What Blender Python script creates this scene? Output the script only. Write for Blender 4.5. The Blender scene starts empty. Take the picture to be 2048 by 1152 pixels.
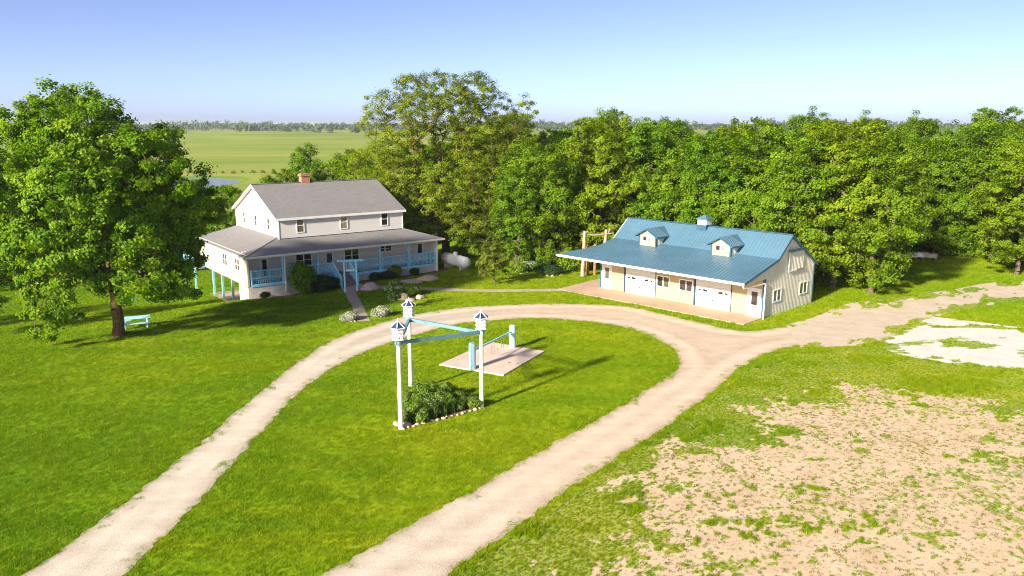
import bpy, math, random
import numpy as np
from mathutils import Vector, Matrix
from mathutils.geometry import delaunay_2d_cdt

SC = bpy.context.scene
COL = SC.collection
R = math.radians
random.seed(4)
RNG = np.random.default_rng(11)

# ------------------------------------------------------------------ camera, sky, sun, exposure
CAM_H, FOC, PITCH = 14.0, 1580.0, R(11.693)
cam_data = bpy.data.cameras.new('camera')
cam_data.sensor_width = 36.0
cam_data.lens = FOC / 2048 * 36
cam_data.clip_start, cam_data.clip_end = 0.5, 20000
cam = bpy.data.objects.new('camera', cam_data)
cam.location = (0, 0, CAM_H)
cam.rotation_euler = (math.pi / 2 - PITCH, 0, 0)
COL.objects.link(cam)
SC.camera = cam

SUN_EL = R(22.8)
SH = np.array([0.649, 0.761])                      # direction shadows fall on the ground
world = bpy.data.worlds.new('World')
SC.world = world
world.use_nodes = True
wn = world.node_tree
sky = wn.nodes.new('ShaderNodeTexSky')
sky.sky_type = 'NISHITA'
sky.sun_disc = False
sky.sun_elevation = SUN_EL
sky.sun_rotation = math.atan2(-SH[0], -SH[1])
sky.altitude = 0
sky.air_density = 0.3
sky.dust_density = 0.95
sky.ozone_density = 0.0
bg = wn.nodes['Background']
bg.inputs['Strength'].default_value = 0.062
tint = wn.nodes.new('ShaderNodeMix'); tint.data_type = 'RGBA'; tint.blend_type = 'MULTIPLY'     # clear periwinkle air
tint.inputs['Factor'].default_value = 1.0; tint.inputs[7].default_value = (0.94, 0.90, 1.0, 1)
wn.links.new(sky.outputs[0], tint.inputs[6])
wn.links.new(tint.outputs[2], bg.inputs['Color'])

sun_data = bpy.data.lights.new('sun', 'SUN')
sun_data.energy = 3.0
sun_data.angle = R(3.0)
sun_data.color = (1.0, 0.90, 0.74)
sun = bpy.data.objects.new('sun', sun_data)
ld = Vector((SH[0] * math.cos(SUN_EL), SH[1] * math.cos(SUN_EL), -math.sin(SUN_EL)))
sun.rotation_euler = ld.to_track_quat('-Z', 'Y').to_euler()
sun.location = (-60, -60, 60)
COL.objects.link(sun)

vs = SC.view_settings
vs.view_transform = 'Standard'
vs.look = 'None'
vs.exposure = 2.12
vs.gamma = 1.0
vs.use_curve_mapping = False
SC.cycles.max_bounces = 5
SC.cycles.diffuse_bounces = 3
SC.cycles.glossy_bounces = 2
SC.cycles.transmission_bounces = 3
SC.cycles.transparent_max_bounces = 4
SC.cycles.volume_bounces = 0
SC.cycles.use_denoising = True
SC.cycles.denoising_prefilter = 'NONE'
SC.cycles.sample_clamp_indirect = 3.0
SC.cycles.filter_width = 1.05

# ------------------------------------------------------------------ numeric helpers
def sstep(a, b, x):
    t = np.clip((x - a) / (b - a), 0, 1)
    return t * t * (3 - 2 * t)

def vnoise(x, y, scale, seed=0):
    """smooth value noise, 0..1"""
    x = np.asarray(x, float) / scale + 1000.0
    y = np.asarray(y, float) / scale + 1000.0
    ix, iy = np.floor(x).astype(np.int64), np.floor(y).astype(np.int64)
    fx, fy = x - ix, y - iy
    fx = fx * fx * (3 - 2 * fx); fy = fy * fy * (3 - 2 * fy)
    def h(i, j):
        n = (i * 374761393 + j * 668265263 + seed * 1442695041) & 0x7fffffff
        n = ((n ^ (n >> 13)) * 1274126177) & 0x7fffffff
        return ((n ^ (n >> 16)) & 0xffff) / 65535.0
    a, b, c, d = h(ix, iy), h(ix + 1, iy), h(ix, iy + 1), h(ix + 1, iy + 1)
    return (a * (1 - fx) + b * fx) * (1 - fy) + (c * (1 - fx) + d * fx) * fy

def fbm(x, y, scale, seed=0, octv=4):
    s, amp, tot = 0, 1.0, 0
    for k in range(octv):
        s = s + amp * vnoise(x, y, scale / 2 ** k, seed + 17 * k); tot += amp; amp *= 0.55
    return s / tot

def inpoly(px, py, poly):
    px = np.asarray(px); py = np.asarray(py)
    res = np.zeros(px.shape, bool)
    n = len(poly)
    for i in range(n):
        x0, y0 = poly[i]; x1, y1 = poly[(i + 1) % n]
        if y0 == y1: continue
        c = ((y0 > py) != (y1 > py)) & (px < (x1 - x0) * (py - y0) / (y1 - y0) + x0)
        res ^= c
    return res

def polydist(px, py, poly, closed=True):
    px = np.asarray(px, float); py = np.asarray(py, float)
    best = np.full(px.shape, 1e9)
    n = len(poly)
    for i in range(n if closed else n - 1):
        x0, y0 = poly[i]; x1, y1 = poly[(i + 1) % n]
        dx, dy = x1 - x0, y1 - y0
        t = np.clip(((px - x0) * dx + (py - y0) * dy) / (dx * dx + dy * dy + 1e-9), 0, 1)
        best = np.minimum(best, np.hypot(px - x0 - t * dx, py - y0 - t * dy))
    return best

# ------------------------------------------------------------------ lie of the land
def _base(x, y):
    t = -(x + 20) * 0.6 + (y - 58) * 0.8
    sp = np.where(t > 20, t, np.log1p(np.exp(np.clip(t, -60, 20))))
    D = 8.6 * (1 - np.exp(-sp / 62))
    a = x / np.maximum(y, 60)
    g = sstep(0.06, -0.22, a)
    w = sstep(360, 1150, y) ** 0.85
    und = (fbm(x * 1.6 + y * .5, y, 330, 5, 2) - 0.5) * 13 * sstep(380, 620, y) * sstep(2600, 900, y)
    near = -g * D * (1 - w)
    pond = np.exp(-(((x + 136) / 26) ** 2 + ((y - 322) / 36) ** 2) ** 2)
    return near + w * (3.4 + und) - pond * 2.0

HTH = R(36.6)
HU = np.array([math.cos(HTH), math.sin(HTH)]); HV = np.array([-HU[1], HU[0]])
HO = np.array([-22.98, 66.85])
BTH = R(-46.304)
BU = np.array([math.cos(BTH), math.sin(BTH)]); BV = np.array([-BU[1], BU[0]])
BO = np.array([7.74, 67.77])
def hw(u, v): return HO + HU * u + HV * v
def bw(u, v): return BO + BU * u + BV * v

_cp = [(*hw(.4, .4), -.92), (*hw(.3, 2.95), -1.7), (*hw(.3, 5.3), -2.12), (*hw(.3, 8.2), -2.3), (*hw(.3, 11.1), -2.42),
       (*hw(19.4, .4), -.52), (*hw(10.8, .4), -.55), (*hw(8.9, -3), -.66), (*hw(15, -3), -.5), (*hw(3.5, -3), -.75),
       (*hw(3.5, -8), -.4), (*hw(9, -8), -.3), (*hw(15, -8), -.2)]
for u in (-3, 2, 7, 12, 17):
    for v in (-6, -1, 4, 9): _cp.append((*bw(u, v), 0.0))
for x in (-24, -16, -8, 0, 8, 16):
    for y in (30, 38, 46, 52): _cp.append((x, y, 0.0))
_cp = np.array(_cp)
_K = lambda dx, dy: np.exp(-(dx * dx + dy * dy) / (2 * 4.5 ** 2))
_A = _K(_cp[:, None, 0] - _cp[None, :, 0], _cp[:, None, 1] - _cp[None, :, 1]) + 0.04 * np.eye(len(_cp))
_W = np.linalg.solve(_A, _cp[:, 2] - _base(_cp[:, 0], _cp[:, 1]))

def T(x, y):
    x = np.asarray(x, float); y = np.asarray(y, float)
    z = _base(x, y)
    for (cx, cy, _), w in zip(_cp, _W):
        z = z + w * _K(x - cx, y - cy)
    return z

_fw = np.array([0, math.cos(PITCH), -math.sin(PITCH)]); _up = np.array([0, math.sin(PITCH), math.cos(PITCH)])
def survey(px, py):
    """ground point sighted at a position of the survey photograph (2048 wide)"""
    d = np.array([(px - 1024) / FOC, 0, 0]) - _up * (py - 576) / FOC + _fw
    t0, t = 5.0, 5.0
    while t < 6000:
        q = d * t
        if CAM_H + q[2] < float(T(q[0], q[1])): break
        t0 = t; t *= 1.03
    for _ in range(30):
        m = (t0 + t) / 2; q = d * m
        if CAM_H + q[2] < float(T(q[0], q[1])): t = m
        else: t0 = m
    return (float(d[0] * t), float(d[1] * t))
def flat(px, py, z=0.0):
    d = np.array([(px - 1024) / FOC, 0, 0]) - _up * (py - 576) / FOC + _fw
    t = (z - CAM_H) / d[2]
    return (float(d[0] * t), float(d[1] * t))
def gz(x, y): return float(T(x, y))

# ------------------------------------------------------------------ scene graph helpers
def tag(o, label=None, cat=None, group=None, kind=None):
    if label: o['label'] = label
    if cat: o['category'] = cat
    if group: o['group'] = group
    if kind: o['kind'] = kind
    return o

def empty(name, loc, rz=0.0):
    o = bpy.data.objects.new(name, None)
    o.location = loc; o.rotation_euler = (0, 0, rz)
    o.empty_display_size = 0.3
    COL.objects.link(o)
    return o

def put(name, mesh, parent=None, loc=(0, 0, 0), rz=0.0, scale=None):
    o = bpy.data.objects.new(name, mesh)
    o.location = loc; o.rotation_euler = (0, 0, rz) if not isinstance(rz, tuple) else rz
    if scale is not None: o.scale = scale if isinstance(scale, (tuple, list)) else (scale,) * 3
    o.parent = parent
    COL.objects.link(o)
    return o

class MB:
    def __init__(s): s.v = []; s.f = []
    def add(s, vs_, fs):
        n = len(s.v); s.v += [tuple(map(float, q)) for q in vs_]; s.f += [tuple(i + n for i in q) for q in fs]; return s
    def box(s, x0, x1, y0, y1, z0, z1):
        return s.add([(x0, y0, z0), (x1, y0, z0), (x1, y1, z0), (x0, y1, z0), (x0, y0, z1), (x1, y0, z1), (x1, y1, z1), (x0, y1, z1)],
                     [(3, 2, 1, 0), (4, 5, 6, 7), (0, 1, 5, 4), (1, 2, 6, 5), (2, 3, 7, 6), (3, 0, 4, 7)])
    def extr(s, pts, off):
        n = len(pts); off = Vector(off)
        a = [Vector(p) for p in pts]
        nrm = Vector((0, 0, 0))
        for i in range(n): nrm += a[i].cross(a[(i + 1) % n])
        if nrm.dot(off) > 0: a = a[::-1]
        b = [p + off for p in a]
        return s.add(a + b, [tuple(range(n)), tuple(range(2 * n - 1, n - 1, -1))] + [(i + n, (i + 1) % n + n, (i + 1) % n, i) for i in range(n)])
    def bar(s, p0, p1, w, h, up=(0, 0, 1)):
        p0, p1 = Vector(p0), Vector(p1); d = (p1 - p0).normalized(); up = Vector(up)
        sx = d.cross(up)
        if sx.length < 1e-4: sx = d.cross(Vector((0, 1, 0)))
        sx.normalize(); uz = sx.cross(d).normalized()
        a = [p0 + sx * i * w / 2 + uz * j * h / 2 for i, j in ((-1, -1), (1, -1), (1, 1), (-1, 1))]
        return s.extr(a, p1 - p0)
    def cyl(s, p0, p1, r0, r1=None, n=10, caps=True):
        r1 = r0 if r1 is None else r1
        p0, p1 = Vector(p0), Vector(p1); d = (p1 - p0).normalized()
        sx = d.orthogonal().normalized(); sy = d.cross(sx)
        va = [p0 + (sx * math.cos(2 * math.pi * i / n) + sy * math.sin(2 * math.pi * i / n)) * r0 for i in range(n)]
        vb = [p1 + (sx * math.cos(2 * math.pi * i / n) + sy * math.sin(2 * math.pi * i / n)) * r1 for i in range(n)]
        fs = [(i, (i + 1) % n, n + (i + 1) % n, n + i) for i in range(n)]
        if caps: fs += [tuple(range(n - 1, -1, -1)), tuple(range(n, 2 * n))]
        return s.add(va + vb, fs)
    def lathe(s, prof, n=16):
        vs_ = []; fs = []
        for r, z in prof:
            vs_ += [(r * math.cos(2 * math.pi * i / n), r * math.sin(2 * math.pi * i / n), z) for i in range(n)]
        for k in range(len(prof) - 1):
            fs += [(k * n + i, k * n + (i + 1) % n, (k + 1) * n + (i + 1) % n, (k + 1) * n + i) for i in range(n)]
        fs += [tuple(range(n - 1, -1, -1)), tuple(range((len(prof) - 1) * n, len(prof) * n))]
        return s.add(vs_, fs)
    def mesh(s, name, mat, smooth=False):
        m = bpy.data.meshes.new(name); m.from_pydata(s.v, [], s.f)
        if mat: m.materials.append(mat)
        if smooth: m.polygons.foreach_set('use_smooth', [True] * len(m.polygons))
        m.update(); return m
    def build(s, name, mat, parent=None, loc=(0, 0, 0), rz=0.0, smooth=False):
        return put(name, s.mesh(name, mat, smooth), parent, loc, rz)

def np_mesh(name, verts, faces, mat, attrs=None, smooth=False):
    """fast mesh from numpy verts (N,3) and faces (M,k)"""
    m = bpy.data.meshes.new(name)
    verts = np.asarray(verts, np.float32); faces = np.asarray(faces, np.int32)
    nv, nf, k = len(verts), len(faces), faces.shape[1]
    m.vertices.add(nv); m.vertices.foreach_set('co', verts.ravel())
    m.loops.add(nf * k); m.loops.foreach_set('vertex_index', faces.ravel())
    m.polygons.add(nf); m.polygons.foreach_set('loop_start', np.arange(0, nf * k, k, dtype=np.int32))
    m.polygons.foreach_set('loop_total', np.full(nf, k, np.int32))
    if smooth: m.polygons.foreach_set('use_smooth', np.ones(nf, bool))
    m.materials.append(mat)
    for an, av in (attrs or {}).items():
        a = m.attributes.new(an, 'FLOAT', 'POINT'); a.data.foreach_set('value', np.asarray(av, np.float32))
    m.update(calc_edges=True)
    return m

# ------------------------------------------------------------------ materials
class N:
    def __init__(s, name):
        s.m = bpy.data.materials.new(name); s.m.use_nodes = True; s.t = s.m.node_tree
        s.b = s.t.nodes['Principled BSDF']; s.out = s.t.nodes['Material Output']
    def n(s, typ, **kw):
        x = s.t.nodes.new('ShaderNode' + typ)
        for k, v in kw.items(): setattr(x, k, v)
        return x
    def l(s, a, b): s.t.links.new(a, b)
    def pos(s, obj=False):
        if obj: return s.n('TexCoord').outputs['Object']
        return s.n('NewGeometry').outputs['Position']
    def mapped(s, vec, scale=(1, 1, 1), rot=(0, 0, 0)):
        x = s.n('Mapping'); x.inputs['Scale'].default_value = scale; x.inputs['Rotation'].default_value = rot
        s.l(vec, x.inputs['Vector']); return x.outputs[0]
    def noise(s, vec, scale, detail=4, rough=0.6):
        x = s.n('TexNoise'); x.inputs['Scale'].default_value = scale; x.inputs['Detail'].default_value = detail
        x.inputs['Roughness'].default_value = rough; s.l(vec, x.inputs['Vector']); return x.outputs['Fac']
    def ramp(s, fac, stops):
        x = s.n('ValToRGB'); e = x.color_ramp.elements
        while len(e) < len(stops): e.new(0.5)
        for el, (p, c) in zip(e, stops):
            el.position = p; el.color = (*c, 1) if len(c) == 3 else c
        s.l(fac, x.inputs['Fac']); return x.outputs['Color']
    def mix(s, fac, a, b, mode='MIX'):
        x = s.n('Mix', data_type='RGBA', blend_type=mode)
        for inp, val in ((x.inputs['Factor'], fac), (x.inputs[6], a), (x.inputs[7], b)):
            if isinstance(val, (int, float)): inp.default_value = val
            elif isinstance(val, tuple): inp.default_value = (*val, 1)
            else: s.l(val, inp)
        return x.outputs[2]
    def math(s, op, a, b=0.0, clamp=False):
        x = s.n('Math', operation=op, use_clamp=clamp)
        for inp, val in zip(x.inputs, (a, b)):
            if isinstance(val, (int, float)): inp.default_value = val
            else: s.l(val, inp)
        return x.outputs[0]
    def bump(s, h, strength=0.3, dist=0.02):
        x = s.n('Bump'); x.inputs['Strength'].default_value = strength; x.inputs['Distance'].default_value = dist
        s.l(h, x.inputs['Height']); s.l(x.outputs[0], s.b.inputs['Normal'])
    def attr(s, name): return s.n('Attribute', attribute_name=name).outputs['Fac']
    def col(s, c):
        if isinstance(c, tuple): s.b.inputs['Base Color'].default_value = (*c, 1)
        else: s.l(c, s.b.inputs['Base Color'])
    def rough(s, r, spec=0.3):
        s.b.inputs['Roughness'].default_value = r; s.b.inputs['Specular IOR Level'].default_value = spec

def paint(name, c, rough=0.55, wear=0.12, scale=3.0, spec=0.3, metal=0.0):
    k = N(name); p = k.pos(True)
    f = k.noise(p, scale, 6, 0.65)
    g = k.noise(p, scale * 9, 3, 0.6)
    d = tuple(x * (1 - wear * 2.2) for x in c); h = tuple(min(1, x * (1 + wear * 0.7)) for x in c)
    cc = k.ramp(f, [(0.3, d), (0.62, c), (0.8, h)])
    cc = k.mix(wear, cc, k.ramp(g, [(0.35, tuple(x * 0.55 for x in c)), (0.6, c)]))
    k.col(cc); k.rough(rough, spec); k.b.inputs['Metallic'].default_value = metal
    k.bump(g, 0.08, 0.01)
    return k.m

M = {}
M['blue'] = paint('blue_paint', (0.27, 0.68, 0.86), 0.5, 0.09)
M['paleblue'] = paint('pale_blue_paint', (0.40, 0.69, 0.80), 0.5, 0.06)
M['beam'] = paint('weathered_blue_beam', (0.13, 0.26, 0.33), 0.6, 0.16)
M['white'] = paint('white_trim', (0.78, 0.77, 0.74), 0.45, 0.05)
M['polewhite'] = paint('white_pole', (0.76, 0.74, 0.68), 0.5, 0.1)
M['navy'] = paint('navy_roof_panel', (0.022, 0.045, 0.13), 0.4, 0.08)
M['dark'] = paint('dark_hole', (0.012, 0.012, 0.014), 0.8, 0.05)
M['cream'] = paint('cream_wall', (0.46, 0.37, 0.205), 0.55, 0.05, 1.2)
M['bluetrim'] = paint('slate_blue_trim', (0.030, 0.055, 0.075), 0.4, 0.08)
M['foundation'] = paint('painted_block_foundation', (0.56, 0.52, 0.46), 0.85, 0.14, 1.4)
M['steps'] = paint('grey_brown_step_boards', (0.28, 0.22, 0.18), 0.8, 0.16)
M['tank'] = paint('white_tank_enamel', (0.66, 0.66, 0.63), 0.32, 0.06, 1.5, 0.5)
M['teal'] = paint('teal_plastic', (0.10, 0.42, 0.36), 0.5, 0.08)
M['rope'] = paint('old_rope', (0.26, 0.20, 0.13), 0.9, 0.2)
M['door'] = paint('white_door', (0.72, 0.71, 0.68), 0.4, 0.04)
M['garage'] = paint('white_garage_door', (0.64, 0.62, 0.57), 0.4, 0.04)
M['gutter'] = paint('gutter_white', (0.74, 0.71, 0.64), 0.4, 0.08)
M['metalroof'] = paint('blue_steel_roof', (0.075, 0.160, 0.225), 0.42, 0.10, 0.35, 0.5)
M['metaldark'] = paint('blue_steel_trim', (0.030, 0.095, 0.155), 0.4, 0.08, 0.5, 0.5)
M['planks'] = paint('painted_floor', (0.30, 0.29, 0.28), 0.7, 0.12)
M['beige'] = paint('beige_box', (0.50, 0.46, 0.36), 0.6, 0.15)

def siding(name, c, pitch, axis=2):
    k = N(name); p = k.pos(True)
    sep = k.n('SeparateXYZ'); k.l(p, sep.inputs[0])
    t = k.math('FRACT', k.math('MULTIPLY', sep.outputs[axis], 1.0 / pitch))
    f = k.noise(p, 1.3, 5, 0.6)
    cc = k.mix(k.math('MULTIPLY', f, 0.25), c, tuple(x * 0.72 for x in c))
    line = k.math('LESS_THAN', t, 0.10)
    cc = k.mix(k.math('MULTIPLY', line, 0.25), cc, tuple(x * 0.5 for x in c))
    k.col(cc); k.rough(0.5, 0.25)
    return k.m
M['siding'] = siding('grey_lap_siding', (0.66, 0.63, 0.595), 0.2)
M['siding_warm'] = siding('cream_lap_siding', (0.62, 0.54, 0.42), 0.2)
M['siding_porch'] = siding('taupe_lap_siding', (0.70, 0.61, 0.55), 0.2)
M['gable'] = paint('stone_grey_steel_siding', (0.60, 0.58, 0.49), 0.5, 0.06, 0.8)

def shingles():
    k = N('grey_shingles'); p = k.pos(True)
    br = k.n('TexBrick'); br.offset = 0.5
    br.inputs['Scale'].default_value = 1.0; br.inputs['Brick Width'].default_value = 0.33; br.inputs['Row Height'].default_value = 0.14
    br.inputs['Mortar Size'].default_value = 0.012
    br.inputs['Color1'].default_value = (0.25, 0.245, 0.25, 1); br.inputs['Color2'].default_value = (0.165, 0.16, 0.165, 1)
    br.inputs['Mortar'].default_value = (0.06, 0.06, 0.06, 1)
    k.l(p, br.inputs['Vector'])
    f = k.noise(p, 0.8, 5, 0.7); g = k.noise(p, 40, 2, 0.6)
    cc = k.mix(0.5, br.outputs['Color'], k.ramp(f, [(0.3, (0.18, 0.176, 0.18)), (0.7, (0.245, 0.238, 0.24))]))
    cc = k.mix(0.35, cc, k.ramp(g, [(0.3, (0.09, 0.088, 0.088)), (0.7, (0.26, 0.25, 0.25))]))
    k.col(cc); k.rough(0.85, 0.2)
    return k.m
M['shingle'] = shingles()

def brick():
    k = N('red_brick'); p = k.mapped(k.pos(True), (1, 1, 1), (R(90), 0, 0))
    br = k.n('TexBrick'); br.inputs['Scale'].default_value = 1; br.inputs['Brick Width'].default_value = 0.21
    br.inputs['Row Height'].default_value = 0.075; br.inputs['Mortar Size'].default_value = 0.008
    br.inputs['Color1'].default_value = (0.42, 0.13, 0.07, 1); br.inputs['Color2'].default_value = (0.30, 0.09, 0.05, 1)
    br.inputs['Mortar'].default_value = (0.42, 0.36, 0.30, 1)
    k.l(p, br.inputs['Vector']); k.col(br.outputs['Color']); k.rough(0.9); return k.m
M['brick'] = brick()

def glass(name, c, rough=0.04):
    k = N(name); p = k.pos(True)
    f = k.noise(p, 1.6, 3)
    k.col(k.ramp(f, [(0.35, tuple(x * 0.5 for x in c)), (0.7, c)]))
    k.rough(rough, 0.6); k.b.inputs['Coat Weight'].default_value = 0.3; return k.m
M['glass'] = glass('dark_window_glass', (0.022, 0.022, 0.024))
M['glass_olive'] = glass('window_glass_over_blind', (0.12, 0.105, 0.06))
M['glass_tan'] = glass('window_glass_over_tan_blind', (0.33, 0.26, 0.13))
M['pane_grey'] = glass('window_glass_over_grey_blind', (0.30, 0.29, 0.27))
M['glass_brown'] = glass('window_glass_brown', (0.06, 0.045, 0.04))

def bark(name, a, b):
    k = N(name); p = k.mapped(k.pos(True), (1, 1, 0.18))
    f = k.noise(p, 9, 6, 0.7)
    k.col(k.ramp(f, [(0.32, a), (0.68, b)])); k.rough(0.95, 0.1); k.bump(f, 0.9, 0.05); return k.m
M['bark'] = bark('oak_bark', (0.055, 0.035, 0.020), (0.20, 0.125, 0.065))
M['bark_pale'] = bark('pale_bark', (0.055, 0.042, 0.03), (0.17, 0.125, 0.085))
M['log'] = bark('bleached_log', (0.20, 0.16, 0.12), (0.50, 0.41, 0.31))
M['timber'] = bark('orange_timber', (0.20, 0.10, 0.035), (0.42, 0.22, 0.08))

def leaf(name, dark, mid, light, trans=0.42, hue_rand=0.5):
    k = N(name)
    t = k.attr('tint')
    oi = k.n('ObjectInfo').outputs['Random']
    c = k.ramp(t, [(0.0, dark), (0.5, mid), (1.0, light)])
    oth = k.ramp(oi, [(0.0, tuple(np.array(mid) * (0.62, 0.85, 0.9))), (0.55, mid), (1.0, tuple(np.array(light) * (0.92, 0.92, 0.7)))])
    c = k.mix(hue_rand * 0.75, c, oth)
    k.col(c); k.rough(0.55, 0.16)
    tr = k.n('BsdfTranslucent')
    k.l(k.mix(1.0, c, (1.0, 1.0, 0.45), 'MULTIPLY'), tr.inputs['Color'])
    ms = k.n('MixShader'); ms.inputs[0].default_value = trans
    k.l(k.b.outputs[0], ms.inputs[1]); k.l(tr.outputs[0], ms.inputs[2]); k.l(ms.outputs[0], k.out.inputs['Surface'])
    return k.m
M['leaf_oak'] = leaf('oak_leaves', (0.070, 0.180, 0.006), (0.165, 0.315, 0.008), (0.31, 0.44, 0.016), 0.54, 0.1)
M['leaf_locust'] = leaf('locust_leaves', (0.130, 0.205, 0.006), (0.230, 0.300, 0.009), (0.34, 0.39, 0.018), 0.50, 0.25)
M['leaf_wood'] = leaf('woodland_leaves', (0.085, 0.185, 0.005), (0.185, 0.300, 0.006), (0.31, 0.41, 0.012), 0.54, 0.6)
M['leaf_wood2'] = leaf('deep_green_woodland_leaves', (0.070, 0.175, 0.006), (0.150, 0.285, 0.008), (0.26, 0.39, 0.016), 0.54, 0.6)
M['leaf_far'] = leaf('far_wood_leaves', (0.045, 0.085, 0.030), (0.06, 0.105, 0.035), (0.08, 0.125, 0.04), 0.2, 0.3)
M['leaf_young'] = leaf('young_leaves', (0.10, 0.15, 0.014), (0.16, 0.21, 0.02), (0.24, 0.27, 0.03), 0.45, 0.2)
M['leaf_dark'] = leaf('dark_shrub_leaves', (0.018, 0.045, 0.014), (0.035, 0.08, 0.02), (0.06, 0.115, 0.03), 0.25, 0.2)
M['leaf_bed'] = leaf('bed_leaves', (0.06, 0.135, 0.010), (0.145, 0.25, 0.025), (0.29, 0.38, 0.07), 0.45, 0.3)
M['leaf_silver'] = leaf('silver_flower_leaves', (0.12, 0.17, 0.08), (0.36, 0.39, 0.28), (0.66, 0.65, 0.56), 0.3, 0.1)
M['leaf_blade'] = leaf('strap_leaves', (0.05, 0.11, 0.02), (0.10, 0.18, 0.03), (0.18, 0.25, 0.05), 0.4, 0.2)

def grass_colour(k):
    p = k.pos()
    big = k.noise(p, 0.055, 3, 0.55)
    midn = k.noise(p, 0.34, 4, 0.65)
    str_ = k.noise(k.mapped(p, (0.05, 0.55, 1), (0, 0, R(-24))), 1.0, 4, 0.6)
    fine = k.noise(p, 15.0, 3, 0.7)
    f = k.math('ADD', k.math('MULTIPLY', big, 0.50), k.math('ADD', k.math('MULTIPLY', midn, 0.12), k.math('MULTIPLY', str_, 0.38)))
    sep = k.n('SeparateXYZ'); k.l(p, sep.inputs[0])
    mr = k.n('MapRange', interpolation_type='SMOOTHSTEP'); mr.inputs[1].default_value = -19; mr.inputs[2].default_value = -3
    mr.inputs[3].default_value = -0.065; mr.inputs[4].default_value = 0.03
    k.l(sep.outputs[0], mr.inputs[0]); f = k.math('ADD', f, mr.outputs[0])      # the left lawn is the lusher one
    c = k.ramp(f, [(0.36, (0.070, 0.205, 0.002)), (0.44, (0.130, 0.270, 0.002)), (0.53, (0.245, 0.340, 0.002)), (0.64, (0.38, 0.395, 0.006))])
    return k.mix(0.35, c, k.ramp(fine, [(0.32, (0.06, 0.155, 0.002)), (0.5, (0.17, 0.27, 0.002)), (0.7, (0.34, 0.365, 0.012))]))

def lawn():
    k = N('lawn_and_field'); p = k.pos()
    g = grass_colour(k)
    g = k.mix(0.12, g, (0.03, 0.045, 0.004))
    sep = k.n('SeparateXYZ'); k.l(p, sep.inputs[0])
    mr = k.n('MapRange', interpolation_type='SMOOTHSTEP')
    mr.inputs[1].default_value = 150; mr.inputs[2].default_value = 300; k.l(sep.outputs[1], mr.inputs[0])
    a = k.noise(k.mapped(p, (0.0042, 0.0065, 1), (0, 0, R(28))), 1.0, 5, 0.6)
    b = k.noise(k.mapped(p, (0.012, 0.022, 1)), 1.0, 5, 0.7)
    fld = k.ramp(k.math('ADD', k.math('MULTIPLY', a, 0.65), k.math('MULTIPLY', b, 0.35)),
                 [(0.34, (0.110, 0.190, 0.014)), (0.46, (0.175, 0.245, 0.022)), (0.58, (0.250, 0.275, 0.045)), (0.72, (0.33, 0.30, 0.09))])
    k.col(k.mix(mr.outputs[0], g, fld)); k.rough(0.9, 0.1)
    k.bump(k.noise(p, 9, 4, 0.7), 0.6, 0.05)
    return k.m
M['lawn'] = lawn()

def blade():
    k = N('grass_blades')
    c = grass_colour(k)
    oi = k.n('ObjectInfo').outputs['Random']
    c = k.mix(0.52, c, k.ramp(oi, [(0.0, (0.055, 0.165, 0.002)), (0.5, (0.20, 0.310, 0.003)), (0.85, (0.30, 0.38, 0.01)), (1.0, (0.45, 0.46, 0.06))]))
    k.col(c); k.rough(0.7, 0.06)
    tr = k.n('BsdfTranslucent'); k.l(c, tr.inputs['Color'])
    ms = k.n('MixShader'); ms.inputs[0].default_value = 0.4
    k.l(k.b.outputs[0], ms.inputs[1]); k.l(tr.outputs[0], ms.inputs[2]); k.l(ms.outputs[0], k.out.inputs['Surface'])
    return k.m
M['blade'] = blade()
def stubble_mat():
    k = N('dry_stubble_blades'); oi = k.n('ObjectInfo').outputs['Random']
    k.col(k.ramp(oi, [(0.0, (0.10, 0.065, 0.015)), (0.55, (0.17, 0.125, 0.03)), (0.7, (0.13, 0.16, 0.02)), (1.0, (0.16, 0.22, 0.02))])); k.rough(0.8, 0.05)
    return k.m
M['stubble'] = stubble_mat()

def gravel(name, stops, patch=True):
    k = N(name); p = k.pos()
    a = k.noise(p, 0.11, 4, 0.6); b = k.noise(p, 1.1, 5, 0.7); c = k.noise(p, 22, 3, 0.7)
    sep = k.n('SeparateXYZ'); k.l(p, sep.inputs[0])
    mr = k.n('MapRange', interpolation_type='SMOOTHSTEP'); mr.inputs[1].default_value = -7; mr.inputs[2].default_value = 5
    k.l(k.math('ADD', sep.outputs[0], k.math('MULTIPLY', k.math('SUBTRACT', a, 0.5), 8)), mr.inputs[0])
    grey = k.ramp(b, [(0.3, stops[0]), (0.7, stops[1])]); tan = k.ramp(b, [(0.3, stops[2]), (0.7, stops[3])])
    cc = k.mix(mr.outputs[0], grey, tan)
    trk = k.noise(k.mapped(p, (0.28, 1.3, 1), (0, 0, R(-43))), 1.0, 3, 0.5)
    cc = k.mix(k.math('MULTIPLY', k.ramp(trk, [(0.42, (0, 0, 0)), (0.66, (1, 1, 1))]), 0.35), cc, tuple(np.array(stops[2]) * 0.72))
    cc = k.mix(0.22, cc, k.ramp(c, [(0.33, tuple(np.array(stops[2]) * 0.5)), (0.5, stops[1]), (0.7, tuple(np.minimum(1, np.array(stops[1]) * 1.25)))]))
    e = k.math('ADD', k.attr('edge'), k.math('MULTIPLY', k.math('SUBTRACT', b, 0.5), 0.7))
    wheel = k.ramp(k.math('MULTIPLY', e, 0.25), [(0.0, (0.78, 0.74, 0.68)), (0.08, (0.96, 0.94, 0.91)), (0.20, (1.12, 1.12, 1.12)), (0.28, (1.09, 1.09, 1.09)), (0.40, (0.91, 0.88, 0.84)), (0.6, (0.99, 0.97, 0.95))])
    cc = k.mix(1.0, cc, wheel, 'MULTIPLY')
    k.col(cc); k.rough(0.95, 0.1); k.bump(k.math('ADD', b, c), 0.5, 0.03)
    return k.m
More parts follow.
